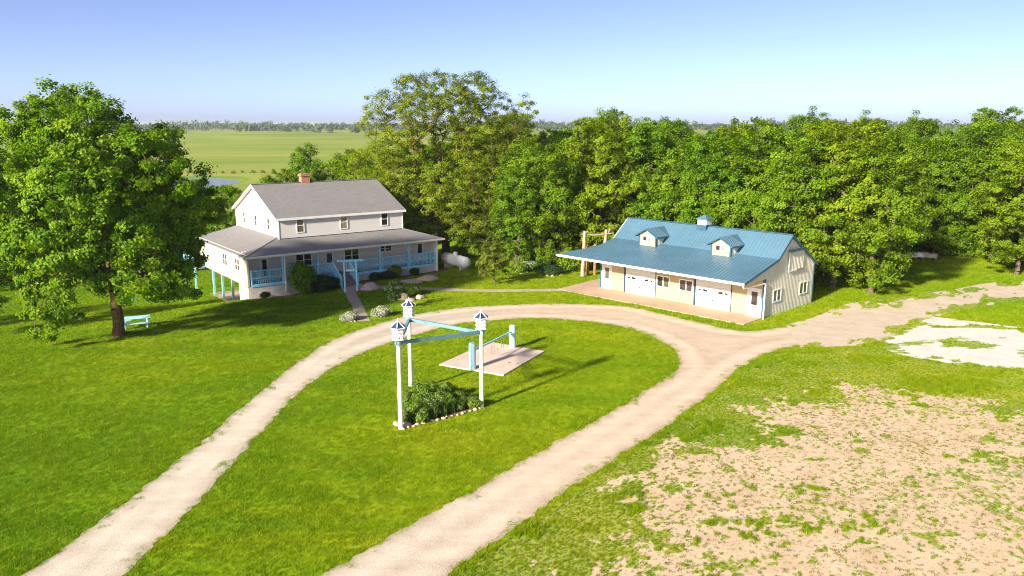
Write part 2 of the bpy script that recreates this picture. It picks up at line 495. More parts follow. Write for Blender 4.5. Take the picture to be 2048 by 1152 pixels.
M['gravel'] = gravel('limestone_gravel', [(0.44, 0.395, 0.32), (0.55, 0.50, 0.42), (0.47, 0.365, 0.265), (0.60, 0.485, 0.37)])

def patchy(name, soilstops, stubble=False):
    """bare ground with grass growing over it; the growth is stored on the sheet"""
    k = N(name); p = k.pos()
    g = grass_colour(k)
    g = k.mix(0.12, g, (0.03, 0.045, 0.004))
    b = k.noise(p, 0.7, 5, 0.7); c = k.noise(p, 14, 4, 0.7)
    s = k.ramp(b, [(0.3, soilstops[0]), (0.5, soilstops[1]), (0.72, soilstops[2])])
    s = k.mix(0.3, s, k.ramp(c, [(0.3, tuple(np.array(soilstops[0]) * 0.55)), (0.55, soilstops[1]), (0.75, soilstops[2])]))
    e = k.math('ADD', k.attr('growth'), k.math('MULTIPLY', k.math('SUBTRACT', c, 0.5), 0.35))
    f = k.math('MULTIPLY', k.ramp(e, [(0.36, (0, 0, 0)), (0.62, (1, 1, 1))]), k.math('ADD', 0.55, k.math('MULTIPLY', k.ramp(c, [(0.35, (0, 0, 0)), (0.6, (1, 1, 1))]), 0.45)))
    g = k.mix(0.10, g, (0.24, 0.20, 0.05)) if stubble else g
    if stubble:
        d = k.noise(k.mapped(p, (4.2, 6.5, 1), (0, 0, R(-50))), 1.0, 3, 0.75)
        d2 = k.noise(p, 0.22, 3, 0.6)
        sp = k.ramp(k.math('ADD', d, k.math('MULTIPLY', k.math('SUBTRACT', d2, 0.5), 0.35)), [(0.575, (0, 0, 0)), (0.625, (1, 1, 1))])
        s = k.mix(k.math('MULTIPLY', sp, 0.5), s, k.ramp(c, [(0.35, (0.13, 0.085, 0.02)), (0.65, (0.20, 0.17, 0.035))]))
    k.col(k.mix(f, s, g)); k.rough(0.95, 0.1); k.bump(k.math('ADD', b, c), 0.5, 0.05)
    return k.m
M['soil'] = patchy('sandy_soil', [(0.46, 0.33, 0.205), (0.56, 0.435, 0.29), (0.63, 0.52, 0.37)], True)
M['track'] = patchy('gravel_track', [(0.42, 0.34, 0.25), (0.52, 0.435, 0.335), (0.60, 0.52, 0.42)])
M['padmat'] = patchy('white_crushed_stone', [(0.50, 0.47, 0.42), (0.60, 0.57, 0.52), (0.68, 0.65, 0.60)])

def concrete(name, c):
    k = N(name); p = k.pos()
    a = k.noise(p, 0.5, 5, 0.65); b = k.noise(p, 3.5, 5, 0.7); f = k.noise(p, 30, 2)
    cc = k.ramp(a, [(0.3, tuple(x * 0.8 for x in c)), (0.6, c), (0.8, tuple(x * 1.12 for x in c))])
    cc = k.mix(k.math('MULTIPLY', k.ramp(b, [(0.56, (0, 0, 0)), (0.70, (1, 1, 1))]), 0.4), cc, tuple(x * 0.55 for x in c))
    cc = k.mix(0.12, cc, k.ramp(f, [(0.3, (0.1, 0.1, 0.1)), (0.7, c)]))
    k.col(cc); k.rough(0.85, 0.2); k.bump(f, 0.2, 0.01); return k.m
M['apron'] = concrete('tan_concrete', (0.47, 0.345, 0.245))
M['walk'] = concrete('aged_walk_concrete', (0.42, 0.355, 0.27))
M['slab'] = concrete('pale_pink_concrete', (0.60, 0.49, 0.41))
M['mulch'] = concrete('brown_mulch', (0.16, 0.095, 0.055))
M['rust'] = paint('rust_stain', (0.20, 0.10, 0.05), 0.9, 0.2)

def rock(name, a, b):
    k = N(name); p = k.pos(True); f = k.noise(p, 3.0, 6, 0.7); g = k.noise(p, 18, 3)
    k.col(k.mix(0.3, k.ramp(f, [(0.3, a), (0.7, b)]), k.ramp(g, [(0.3, tuple(x * 0.6 for x in a)), (0.7, b)])))
    k.rough(0.9, 0.2); k.bump(f, 0.6, 0.06); return k.m
M['rock'] = rock('pink_granite', (0.34, 0.25, 0.20), (0.55, 0.45, 0.38))
M['rock_tan'] = rock('tan_fieldstone', (0.40, 0.28, 0.17), (0.62, 0.48, 0.34))

def water():
    k = N('pond_water'); p = k.pos()
    k.col((0.16, 0.17, 0.15)); k.rough(0.25, 0.6)
    k.bump(k.noise(p, 0.8, 3), 0.15, 0.05); return k.m
M['water'] = water()

# ------------------------------------------------------------------ ground
def spaced(lo_far, lo, hi, hi_far, step, grow=1.07):
    c = list(np.arange(lo, hi + 1e-6, step))
    s = step; x = hi
    while x < hi_far: s *= grow; x += s; c.append(x)
    s = step; x = lo; d = []
    while x > lo_far: s *= grow; x -= s; d.append(x)
    return np.array(d[::-1] + c)
gx = spaced(-7000, -62, 62, 7000, 1.0, 1.06); gy = spaced(-300, -5, 105, 9000, 1.0, 1.035)
XX, YY = np.meshgrid(gx, gy)
ZZ = T(XX, YY)
ny, nx = XX.shape
idx = np.arange(nx * ny).reshape(ny, nx)
quads = np.stack([idx[:-1, :-1], idx[:-1, 1:], idx[1:, 1:], idx[1:, :-1]], -1).reshape(-1, 4)
ground = put('ground', np_mesh('ground', np.stack([XX, YY, ZZ], -1).reshape(-1, 3), quads, M['lawn'], smooth=True))
tag(ground, kind='structure')

def resample(poly, step, amp=0.0, seed=0, closed=True):
    out = []
    n = len(poly)
    for i in range(n if closed else n - 1):
        a = np.array(poly[i]); b = np.array(poly[(i + 1) % n]); m = max(1, int(np.hypot(*(b - a)) / step))
        for j in range(m): out.append(a + (b - a) * j / m)
    out = np.array(out)
    if amp:
        a0, b0 = out[:, 0].copy(), out[:, 1].copy()
        out[:, 0] += (fbm(a0, b0, 2.6, seed, 2) - 0.5) * 1.6 * amp + (fbm(a0, b0, .38, seed + 2, 3) - 0.5) * 2 * amp
        out[:, 1] += (fbm(a0 + 50, b0, 2.6, seed + 5, 2) - 0.5) * 1.6 * amp + (fbm(a0 + 50, b0, .38, seed + 7, 3) - 0.5) * 2 * amp
    return out

def smooth_line(pts, it=2):
    pts = [np.array(p, float) for p in pts]
    for _ in range(it):
        q = [pts[0]]
        for a, b in zip(pts[:-1], pts[1:]): q += [a * .75 + b * .25, a * .25 + b * .75]
        q.append(pts[-1]); pts = q
    return pts

def sheet_poly(name, outline, mat, dz, inner=0.8, edge=False):
    """one sheet laid on the ground inside an outline"""
    outline = np.asarray(outline)
    x0, y0 = outline.min(0); x1, y1 = outline.max(0)
    px, py = np.meshgrid(np.arange(x0, x1, inner), np.arange(y0, y1, inner))
    px, py = px.ravel(), py.ravel()
    ok = inpoly(px, py, outline) & (polydist(px, py, outline) > inner * 0.35)
    vs_ = [Vector((float(a), float(b))) for a, b in outline] + [Vector((float(a), float(b))) for a, b in zip(px[ok], py[ok])]
    n = len(outline)
    v, e, f, *_ = delaunay_2d_cdt(vs_, [(i, (i + 1) % n) for i in range(n)], [], 2, 1e-5)
    xs = np.array([p.x for p in v]); ys = np.array([p.y for p in v])
    f = np.array(f)
    cx, cy = xs[f].mean(1), ys[f].mean(1)
    f = f[inpoly(cx, cy, outline)]
    a = f; area = (xs[a[:, 1]] - xs[a[:, 0]]) * (ys[a[:, 2]] - ys[a[:, 0]]) - (ys[a[:, 1]] - ys[a[:, 0]]) * (xs[a[:, 2]] - xs[a[:, 0]])
    f[area < 0] = f[area < 0][:, ::-1]
    verts = np.stack([xs, ys, T(xs, ys) + dz], -1)
    o = put(name, np_mesh(name, verts, f, mat, {'edge': polydist(xs, ys, outline[::5])} if edge else None, smooth=True))
    return tag(o, kind='structure')

# driveway: loop past the house and the shed (outline followed anticlockwise)
left_outer = [flat(*p) for p in [(45, 1152), (150, 1080), (280, 985), (390, 895), (480, 820), (560, 750), (620, 705), (680, 674), (740, 652), (830, 628), (920, 616), (1000, 610), (1100, 607), (1168, 609), (1264, 613), (1332, 631), (1387, 643), (1455, 660), (1499, 664), (1551, 657), (1611, 646), (1690, 633)]]
right_low = [flat(*p) for p in [(1745, 656), (1680, 676), (1600, 690), (1530, 706), (1475, 737), (1450, 762), (1420, 787), (1370, 826), (1280, 886), (1180, 951), (1080, 1021), (980, 1091), (890, 1152)]]
island = [flat(*p) for p in [(650, 1152), (720, 1112), (800, 1066), (900, 1008), (1000, 948), (1100, 893), (1200, 835), (1290, 785), (1345, 750), (1362, 725), (1355, 703), (1320, 680), (1260, 657), (1180, 642), (1080, 636), (980, 640), (900, 651), (830, 669), (760, 691), (700, 716), (640, 752), (580, 802), (520, 868), (470, 920), (400, 1003), (350, 1058), (240, 1152)]]
def extend(p, q, d):
    p, q = np.array(p), np.array(q); return tuple(q + (q - p) / np.hypot(*(q - p)) * d)
lo0 = extend(left_outer[1], left_outer[0], 14); rl1 = extend(right_low[-2], right_low[-1], 16)
is0 = extend(island[1], island[0], 16); is1 = extend(island[-2], island[-1], 14)
drive_poly = [np.array(lo0)] + smooth_line(left_outer) + smooth_line(right_low) + [np.array(rl1), np.array(is0)] + smooth_line(island) + [np.array(is1)]
DRIVE = resample(drive_poly, 0.12, 0.20, 3)
sheet_poly('driveway', DRIVE, M['gravel'], 0.014, 0.42, True)

# patchy sheets on a fine grid
def growth_sheet(name, outline, res, dz, fn, mat):
    outline = np.asarray(outline)
    x0, y0 = outline.min(0); x1, y1 = outline.max(0)
    px, py = np.meshgrid(np.arange(x0, x1, res), np.arange(y0, y1, res))
    ins = inpoly(px, py, outline)
    h, w = px.shape
    ii = np.arange(h * w).reshape(h, w)
    cell = ins[:-1, :-1] & ins[1:, :-1] & ins[:-1, 1:] & ins[1:, 1:]
    q = np.stack([ii[:-1, :-1], ii[:-1, 1:], ii[1:, 1:], ii[1:, :-1]], -1)[cell]
    used = np.unique(q); remap = np.full(h * w, -1); remap[used] = np.arange(len(used))
    X, Y = px.ravel()[used], py.ravel()[used]
    g = fn(X, Y)
    o = put(name, np_mesh(name, np.stack([X, Y, T(X, Y) + dz], -1), remap[q], mat, {'growth': g}, smooth=True))
    return tag(o, kind='structure'), X, Y, g

field_core = [flat(*p) for p in [(1265, 1010), (1330, 915), (1440, 838), (1560, 792), (1700, 778), (1850, 784), (2048, 822)]] + [(34, 40), (34, 16), (1.0, 16), flat(1080, 1152), flat(1180, 1085)]
field_out = [flat(*p) for p in [(925, 1140), (1090, 1026), (1190, 956), (1290, 890), (1380, 830), (1440, 787), (1490, 742), (1560, 712), (1660, 700), (1760, 690), (1780, 706), (2110, 772)]] + [(37, 41), (37, 15), (-2, 15)]
def field_growth(x, y):
    ins = inpoly(x, y, field_core); d = polydist(x, y, field_core) * np.where(ins, 1, -1)
    cover = 0.97 - 0.93 * sstep(-3.6, 3.2, d + (fbm(x, y, 3.0, 40, 3) - 0.5) * 6)
    cover = cover + 0.25 * sstep(30, 24, y) * sstep(13, 4, x)
    cover = np.clip(cover, 0.0, 1)
    # three sizes of growth: swards, tufts, and a scatter of seedlings drawn out by the seed drill
    u_, v_ = x * 0.72 + y * 0.69, -x * 0.69 + y * 0.72
    n1 = fbm(x, y, 2.6, 21, 4); n2 = fbm(x, y, 0.9, 33, 3); n3 = vnoise(u_ * 0.55, v_, 0.17, 7) * 0.6 + vnoise(x, y, 0.12, 9) * 0.4
    rank = lambda a: np.argsort(np.argsort(a)) / len(a)
    nf = vnoise(x, y, 0.16, 91) * .6 + vnoise(x, y, 0.34, 92) * .4
    r1, n2, n3 = rank(rank(n1) + .55 * rank(nf)), rank(n2 + .25 * nf), rank(n3)
    g = np.maximum(np.maximum(0.5 + (r1 - (1.0 - cover)) * 2.2, 0.5 + (n2 - (0.985 - cover * .6)) * 4), 0.5 + (n3 - (0.955 - .40 * cover)) * 6)
    edge = polydist(x, y, field_out)
    g = np.where(edge < 0.5, np.maximum(g, 0.5 + (0.5 - edge)), g)
    return np.clip(g, 0, 1)
_, FX, FY, FG = growth_sheet('bare_field', field_out, 0.085, 0.010, field_growth, M['soil'])

pad_core = [flat(*p) for p in [(1768, 686), (1800, 668), (1862, 640), (1990, 658), (2070, 670), (2090, 758), (2048, 748), (1960, 730), (1880, 712), (1810, 703)]]
pad_out = [flat(*p) for p in [(1745, 689), (1790, 664), (1857, 632), (1990, 648), (2100, 662), (2110, 768), (2040, 758), (1950, 740), (1870, 722), (1800, 712)]]
def pad_growth(x, y):
    ins = inpoly(x, y, pad_core); d = polydist(x, y, pad_core) * np.where(ins, 1, -1)
    n = fbm(x * 0.55, y * 1.5, 1.5, 61, 4); n = np.argsort(np.argsort(n)) / len(n)
    g = 0.5 + (n - 0.86) * 5 + sstep(0.5, -0.25, d + (fbm(x, y, .8, 3, 3) - .5) * .9) * 2.5
    return np.clip(g, 0, 1)
_, PX, PY, PG = growth_sheet('crushed_stone_pad', pad_out, 0.11, 0.016, pad_growth, M['padmat'])

tr_up = [flat(*p) for p in [(1560, 657), (1611, 646), (1690, 630), (1750, 614), (1820, 603), (1900, 592), (1960, 580), (2060, 566)]]
tr_lo = [flat(*p) for p in [(2080, 584), (1960, 602), (1900, 616), (1840, 628), (1790, 645), (1745, 660), (1680, 677), (1600, 690)]]
track_core = tr_up + tr_lo
track_out = [flat(*p) for p in [(1570, 650), (1620, 636), (1690, 608), (1750, 598), (1820, 590), (1900, 580), (1960, 568), (2070, 555), (2090, 596), (1960, 614), (1900, 628), (1850, 640), (1800, 668), (1740, 692), (1680, 694), (1600, 697)]]
def track_growth(x, y):
    ins = inpoly(x, y, track_core); d = polydist(x, y, track_core) * np.where(ins, 1, -1)
    u_, v_ = x * 0.55 + y * 0.83, -x * 0.83 + y * 0.55
    n = fbm(u_ * 0.35, v_, 0.9, 71, 4); n = np.argsort(np.argsort(n)) / len(n)
    far = sstep(22, 30, x)
    g = 0.5 + (n - 0.985 + 0.05 * far) * 4 + sstep(0.5, -0.9, d + (fbm(x, y, 1.6, 8, 3) - .5) * 1.8) * 2.2
    g = np.where(sstep(24, 20, x) > 0, g - 1.2 * sstep(23, 19, x) * (d > 0.3), g)
    return np.clip(g, 0, 1)
_, TX, TY, TG = growth_sheet('gravel_track', track_out, 0.13, 0.020, track_growth, M['track'])

# shed apron, walks and the loose gravel in front of the apron
def slab(name, pts, mat, dz, thick=0.12, kind='structure'):
    pts = resample(pts, 1.2)
    vs_ = [(x, y, gz(x, y) + dz) for x, y in pts]
    m = MB().extr(vs_, (0, 0, -thick))
    o = m.build(name, mat); return tag(o, kind=kind)
APRON = [np.array(flat(*p)) for p in [(1117, 579), (1160, 568), (1203, 557)]] + [bw(0.0, 0.02), bw(15.5, 0.02), bw(15.6, -2.75)] + [np.array(flat(*p)) for p in [(1300, 614), (1140, 584.5)]]
slab('concrete_apron', APRON, M['apron'], 0.06)
w_top = [survey(*p) for p in [(1125, 578), (1060, 578.5), (1000, 579.5), (930, 578.5), (860, 575.5), (800, 572.5), (748, 571)]]
w_bot = [survey(*p) for p in [(740, 578), (800, 579), (860, 581.5), (930, 584), (1000, 585), (1060, 584), (1140, 583)]]
WALK2 = w_top + w_bot
sheet_poly('garden_walk', resample(WALK2, 0.5, 0.03, 9), M['walk'], 0.03, 0.5)
WALK1 = [survey(*p) for p in [(741, 643), (725, 611), (712, 584)]] + [survey(*p) for p in [(745, 578), (718, 566), (676, 567), (675, 571)]] + [survey(*p) for p in [(690, 586), (702, 610), (715, 644)]]
sheet_poly('front_walk', resample(WALK1, 0.4, 0.03, 2), M['walk'], 0.036, 0.5)
HBED = [hw(.5, .5), hw(.2, -.75), hw(3.6, -.95), hw(7.2, -1.1), hw(8.25, -.5), hw(8.25, .5)]
sheet_poly('foundation_bed', resample(HBED, 0.3, 0.15, 4), M['mulch'], 0.02, 0.5)
HBED2 = [hw(10.2, .5), hw(10.2, -.4), hw(13, -.9), hw(16, -.8), hw(20.3, -.7), hw(20.6, .4), hw(19.4, .6)]
sheet_poly('foundation_bed', resample(HBED2, 0.3, 0.15, 5), M['mulch'], 0.02, 0.5)
SLAB = [np.array(flat(*p)) for p in [(879, 731), (1007, 752.5), (1089, 704.5), (979, 686)]]
slab('concrete_slab', SLAB, M['slab'], 0.09, 0.16)
PL, PB, PR = flat(802, 858), flat(822, 783), flat(963.5, 815)
BED = [np.array(p) for p in (PL, PB, PR)]
bc = sum(BED) / 3
BED = [bc + (p - bc) * 1.12 for p in BED]
BED.insert(2, (BED[1] * .5 + BED[2] * .5) + np.array([.15, .9]))
sheet_poly('flower_bed', resample(BED, 0.3, 0.12, 7), M['mulch'], 0.015, 0.4)
pond = [(-136 + 24 * math.cos(a) * (1 + .12 * math.sin(3 * a)), 322 + 37 * math.sin(a) * (1 + .08 * math.cos(4 * a))) for a in np.linspace(0, 2 * math.pi, 48, endpoint=False)]
pz = min(gz(x, y) for x, y in pond) + 0.15
pm = MB().add([(x, y, pz) for x, y in pond], [tuple(range(48))])
tag(pm.build('pond', M['water']), kind='structure')

# ------------------------------------------------------------------ farmhouse
def window_mesh(w, h, panes, fr=0.07, proud=0.05, mullion=0.05):
    """frame in local x (width), -y outwards, z up from sill; panes = list of (x0,x1,z0,z1) fractions"""
    m = MB()
    m.box(-w / 2, w / 2, -proud, 0, 0, fr); m.box(-w / 2, w / 2, -proud, 0, h - fr, h)
    m.box(-w / 2, -w / 2 + fr, -proud, 0, fr, h - fr); m.box(w / 2 - fr, w / 2, -proud, 0, fr, h - fr)
    return m

def window(parent, loc, rz, w, h, style='hung', mats=None, trim='white', flat=False):
    """style hung: two stacked sashes; pair: two hung units side by side; slide: two panes side by side"""
    mats = mats or ['glass']
    fr = 0.075 if w < 1 else 0.09
    m = window_mesh(w, h, None, fr)
    iw, ih = w - 2 * fr, h - 2 * fr
    cells = []
    if style == 'hung':
        m.box(-iw / 2, iw / 2, -0.045, -0.001, h / 2 - .025, h / 2 + .025)
        cells = [(-iw / 2, iw / 2, fr, h / 2 - .025), (-iw / 2, iw / 2, h / 2 + .025, h - fr)]
    elif style == 'pair':
        m.box(-.05, .05, -0.05, -0.001, fr, h - fr)
        for s in (-1, 1):
            a, b = (-iw / 2, -.05) if s < 0 else (.05, iw / 2)
            m.box(a, b, -0.044, -0.001, h / 2 - .022, h / 2 + .022)
            cells += [(a, b, fr, h / 2 - .022), (a, b, h / 2 + .022, h - fr)]
    else:
        m.box(-.04, .04, -0.045, -0.001, fr, h - fr)
        cells = [(-iw / 2, -.04, fr, h - fr), (.04, iw / 2, fr, h - fr)]
    o = m.build('window', M[trim], parent, loc, rz)
    for i, (a, b, c, d) in enumerate(cells):
        MB().box(a, b, -0.018, -0.002, c, d).build('pane', M[mats[i % len(mats)]], parent if flat else o, loc if flat else (0, 0, 0), rz if flat else 0.0)
    return o

def entry_door(parent, loc, rz, w, h, pane, matp='glass', trim='white'):
    m = MB().box(-w / 2, w / 2, -0.035, 0, 0, h)
    o = m.build('door', M['door'], parent, loc, rz)
    t = 0.07
    f = MB().box(-w / 2 - t, -w / 2, -0.055, 0, 0, h + t).box(w / 2, w / 2 + t, -0.055, 0, 0, h + t).box(-w / 2, w / 2, -0.055, 0, h, h + t)
    f.build('door_frame', M[trim], o)
    MB().box(pane[0], pane[1], -0.045, -0.036, pane[2], pane[3]).build('pane', M[matp], o)
    MB().cyl((w / 2 - .09, -.035, 1.0), (w / 2 - .09, -.10, 1.0), .03, .035, 8).build('handle', M['bluetrim'], o)
    return o

house = empty('farmhouse', (HO[0], HO[1], 0), HTH)
tag(house, 'two-storey farmhouse with grey shingle roof and blue railed wraparound porch', 'house')
LFT = -math.pi / 2
m = MB()
m.box(.34, .5, .45, 15, .15, 2.9)                       # left wall of the wing
m.box(.5, 19.3, 14.85, 15, .15, 2.9)
m.build('wing_wall', M['siding_warm'], house)
MB().box(.5, 19.28, 2.0, 2.2, .2, 3.0).build('porch_wall', M['siding_porch'], house)
MB().box(19.28, 19.44, .45, 15, -.9, 2.9).build('end_wall', M['siding'], house)
MB().box(19.40, 19.56, .36, .5, -.8, 2.62).build('corner_board', M['white'], house)
MB().box(.32, 4.4, .5, 15, .08, .15).build('wing_floor', M['planks'], house)
MB().box(.34, .6, .47, 2.95, -2.9, .075).build('walkout_wall', M['siding_warm'], house)
MB().box(.62, 19.27, .46, .72, -2.6, .06).build('foundation', M['foundation'], house)
MB().box(4.4, 4.7, 2.95, 14.9, -3.2, .075).build('basement_wall', M['foundation'], house)
MB().box(.55, 19.27, .5, 1.99, .16, .28).build('porch_floor', M['planks'], house)
for v in (5.25, 8.23, 11.1):
    MB().box(.36, .54, v - .09, v + .09, gz(*hw(.45, v)) - .3, .078).build('stilt_post', M['blue'], house)
# lower wrap roof
zf = lambda v: 2.8 + .262 * v
zl = lambda u: 2.8 + .225 * u
zr = lambda u: 2.8 + (20.14 - u) * .31
T1 = (0, 0, -.10)
MB().extr([(0, 0, 2.8), (20.14, 0, 2.8), (17.2, 3.3, zf(3.3)), (4.40, 3.78, zf(3.78))], T1).build('porch_roof', M['shingle'], house)
MB().extr([(0, 0, 2.801), (4.40, 3.78, zl(4.4) + .001), (4.40, 15.2, zl(4.4)), (0, 15.2, 2.8)], T1).build('wing_roof', M['shingle'], house)
MB().extr([(20.14, 0, 2.801), (20.14, 15.2, 2.8), (17.2, 15.2, zr(17.2)), (17.2, 3.3, zr(17.2))], T1).build('side_roof', M['shingle'], house)
MB().bar((0.02, 0.02, 2.815), (4.38, 3.76, zl(4.38) + .02), .16, .03).build('hip_cap', M['shingle'], house)
MB().box(-.03, 20.17, -.10, 0.0, 2.66, 2.80).build('gutter', M['gutter'], house)
MB().box(-.11, -.004, -.10, 15.2, 2.66, 2.80).build('gutter', M['gutter'], house)
MB().box(0.0, 20.1, 0.003, 2.0, 2.60, 2.64).box(0.0, .34, 2.0, 15.2, 2.60, 2.64).build('soffit', M['gutter'], house)
# upper storey
UL, UR, VF, VB, EZ, RZ = 4.36, 17.2, 3.2, 15.3, 5.58, 8.22
vm = (VF + VB) / 2
prof = [(VF, 3.2), (VB, 3.2), (VB, EZ), (vm, RZ), (VF, EZ)]
MB().extr([(UL, v, z) for v, z in prof], (UR - UL, 0, 0)).build('upper_wall', M['siding'], house)
for (u, v) in ((UL, VF), (UR, VF), (UL, VB)):
    MB().box(u - .035, u + .035, v - .035, v + .035, 3.25, EZ).build('corner_board', M['white'], house)
ov, oh = .20, .30
sl = (RZ - EZ) / (vm - VF)
zt = lambda v: RZ + .12 - abs(v - vm) * sl
rfront = MB().extr([(UL - oh, VF - ov, zt(VF - ov)), (UR + oh, VF - ov, zt(VF - ov)), (UR + oh, vm, zt(vm)), (UL - oh, vm, zt(vm))], (0, 0, -.10)).build('roof_slope', M['shingle'], house)
MB().extr([(UL - oh, VB + ov, zt(VB + ov)), (UR + oh, VB + ov, zt(VB + ov)), (UR + oh, vm + .001, zt(vm)), (UL - oh, vm + .001, zt(vm))], (0, 0, -.10)).build('roof_slope', M['shingle'], house)
MB().bar((UL - oh, vm, zt(vm) + .01), (UR + oh, vm, zt(vm) + .01), .28, .04).build('ridge_cap', M['shingle'], house)
ez = zt(VF - ov)
MB().box(UL - oh, UR + oh, VF - ov - .05, VF - ov - .003, ez - .24, ez - .02).build('fascia', M['white'], house)
MB().box(UL - oh, UR + oh, VF - ov, VF, ez - .24, ez - .20).build('soffit', M['white'], house)
for s in (-1, 1):                                          # rake boards on the left gable
    ve = vm + s * (vm - VF + ov)
    MB().extr([(UL - oh - .03, ve, zt(ve) - .01), (UL - oh - .03, vm, zt(vm) - .01), (UL - oh - .03, vm, zt(vm) - .24), (UL - oh - .03, ve, zt(ve) - .24)], (.028, 0, 0)).build('rake_board', M['white'], house)
    MB().extr([(UL - oh, ve, zt(ve) - .15), (UL - oh, vm, zt(vm) - .15), (UL, vm, zt(vm) - .15), (UL, ve, zt(ve) - .15)], (0, 0, -.03)).build('rake_soffit', M['white'], house)
ch = MB().box(9.1, 9.98, 9.0, 9.65, 7.7, 8.95).build('chimney', M['brick'], house)
MB().box(9.02, 10.06, 8.92, 9.73, 8.95, 9.14).box(9.12, 9.96, 9.02, 9.63, 9.14, 9.2).build('chimney_cap', M['brick'], ch)
MB().box(UL + .03, UR - .03, VF - .012, VF, zf(VF), zf(VF) + .07).build('flashing', M['bluetrim'], house)
for u, mats in ((6.43, ['glass_olive']), (10.8, ['glass_tan']), (15.16, ['glass'])):
    window(house, (u, VF, 4.12), 0, .78, 1.34, 'hung', mats)
for v in (12.7, 9.25, 5.75):
    window(house, (UL, v, 4.26), LFT, .66, 1.12, 'hung', ['glass_olive'])
for v in (6.55, 3.0):
    window(house, (.34, v, 1.18), LFT, 1.35, 1.16, 'pair', ['glass_olive'])
entry_door(house, (18.42, 2.0, .28), 0, .84, 2.0, (-.22, .22, .95, 1.85))
entry_door(house, (8.62, 2.0, .28), 0, .84, 2.0, (-.27, .27, .95, 1.85), 'glass_brown')
entry_door(house, (2.4, 2.0, .28), 0, .75, 2.0, (-.20, .20, .35, 1.85), 'glass')
window(house, (10.92, 2.0, 1.05), 0, 1.6, 1.3, 'pair', ['glass'])
window(house, (14.48, 2.0, 1.68), 0, 1.6, .68, 'pair', ['glass'])
window(house, (6.1, 2.0, 1.1), 0, 1.62, 1.25, 'pair', ['glass'])
# porch front: posts, rails, balusters, skirt boards
for u in (3.50, 6.84, 13.18, 16.33):
    MB().box(u - .075, u + .075, .46, .61, .285, 2.6).build('porch_post', M['blue'], house)
MB().box(3.62, 3.73, .30, .40, -.7, 2.66).build('downspout', M['gutter'], house)
bal = MB().box(-.022, .022, -.022, .022, 0, 1.06).mesh('baluster', M['blue'])
for (a, b) in ((.62, 8.2), (9.95, 19.26)):
    MB().box(a, b, .40, .458, .06, .30).build('skirt_board', M['blue'], house)
    MB().box(a, b, .395, .535, 1.42, 1.50).build('top_rail', M['blue'], house)
    MB().box(a, b, .40, .455, .78, .86).build('middle_rail', M['blue'], house)
    n = int((b - a) / .155)
    for i in range(n + 1):
        put('baluster', bal, house, (a + .03 + (b - a - .06) * i / n, .49, .36))
    for u in (a + .05, b - .05):
        MB().box(u - .05, u + .05, .38, .47, .30, 1.58).build('rail_post', M['blue'], house)
# front steps
sb = (gz(*hw(9.1, -1.3)))
nst = 5
for i in range(nst):
    zt_ = .28 - (i + 1) * (.28 - sb) / (nst + 1)
    MB().box(8.32, 9.88, .40 - .33 * (i + 1), .40 - .33 * i - .004, zt_ - .16, zt_).build('step', M['steps'], house)
for u in (8.27, 9.93):
    y0, y1 = .42, -1.35
    z0, z1 = 1.46, sb + .98
    MB().bar((u, y0, z0), (u, y1, z1), .10, .09).build('stair_rail', M['blue'], house)
    MB().bar((u, y0, .30), (u, y1, sb + .16), .07, .10).build('stair_rail', M['blue'], house)
    MB().box(u - .05, u + .05, y1 - .05, y1 + .05, sb - .2, z1 + .08).build('rail_post', M['blue'], house)
    for i in range(1, 12):
        t = i / 12; yy = y0 + (y1 - y0) * t
        bt = put('baluster', bal, house, (u, yy, .30 + (sb + .16 - .30) * t), scale=(1, 1, .95))
# rear deck rail glimpsed through the oak
MB().box(-.7, .3, 13.2, 17.0, -.05, .08).build('rear_deck', M['planks'], house)
for (p, q) in (((-.7, 13.2), (-.7, 17.0)), ((-.7, 13.2), (.3, 13.2))):
    MB().bar((*p, 1.1), (*q, 1.1), .1, .08).build('top_rail', M['blue'], house)
    for i in range(14):
        t = (i + .5) / 14; put('baluster', bal, house, (p[0] + (q[0] - p[0]) * t, p[1] + (q[1] - p[1]) * t, .06))
for v in (13.25, 16.9):
    MB().box(-.75, -.6, v - .07, v + .07, -3.6, 1.2).build('stilt_post', M['blue'], house)
pp = [hw(.2, 3.3), hw(4.3, 3.3), hw(4.3, 12), hw(.2, 12)]
slab('patio', pp, M['apron'], .05, .2)

# blue entry arbor at the walk
ax, ay = survey(690.5, 584.5); bx_, by_ = survey(714.5, 582)
arb = empty('entry_arbor', (ax, ay, gz(ax, ay)))
tag(arb, 'narrow blue wooden entry arbor standing over the front walk', 'arbor')
dv = Vector((bx_ - ax, by_ - ay, 0)); dn = dv.normalized()
for k in (Vector((0, 0, 0)), dv):
    MB().bar(k + Vector((0, 0, -.1)), k + Vector((0, 0, 2.78)), .13, .13, (0, 1, 0)).build('post', M['paleblue'], arb)
MB().bar(-dn * .62 + Vector((0, 0, 2.86)), dv + dn * .62 + Vector((0, 0, 2.86)), .22, .16).build('lintel', M['blue'], arb)
sg = MB().bar(dn * .12 + Vector((0, 0, 1.98)), dv - dn * .12 + Vector((0, 0, 1.98)), .03, .22).build('hanging_sign', M['blue'], arb)
for i in range(5):
    c = dn * (.28 + i * (dv.length - .56) / 4)
    MB().bar(c + Vector((-.06, -.02, 1.92)), c + Vector((.06, -.02, 2.04)), .03, .05).build('sign_mark', M['white'], sg)
for t in (.2, .8):
    MB().cyl(dv * t + Vector((0, 0, 2.08)), dv * t + Vector((0, 0, 2.79)), .01, n=5).build('hook', M['white'], arb)

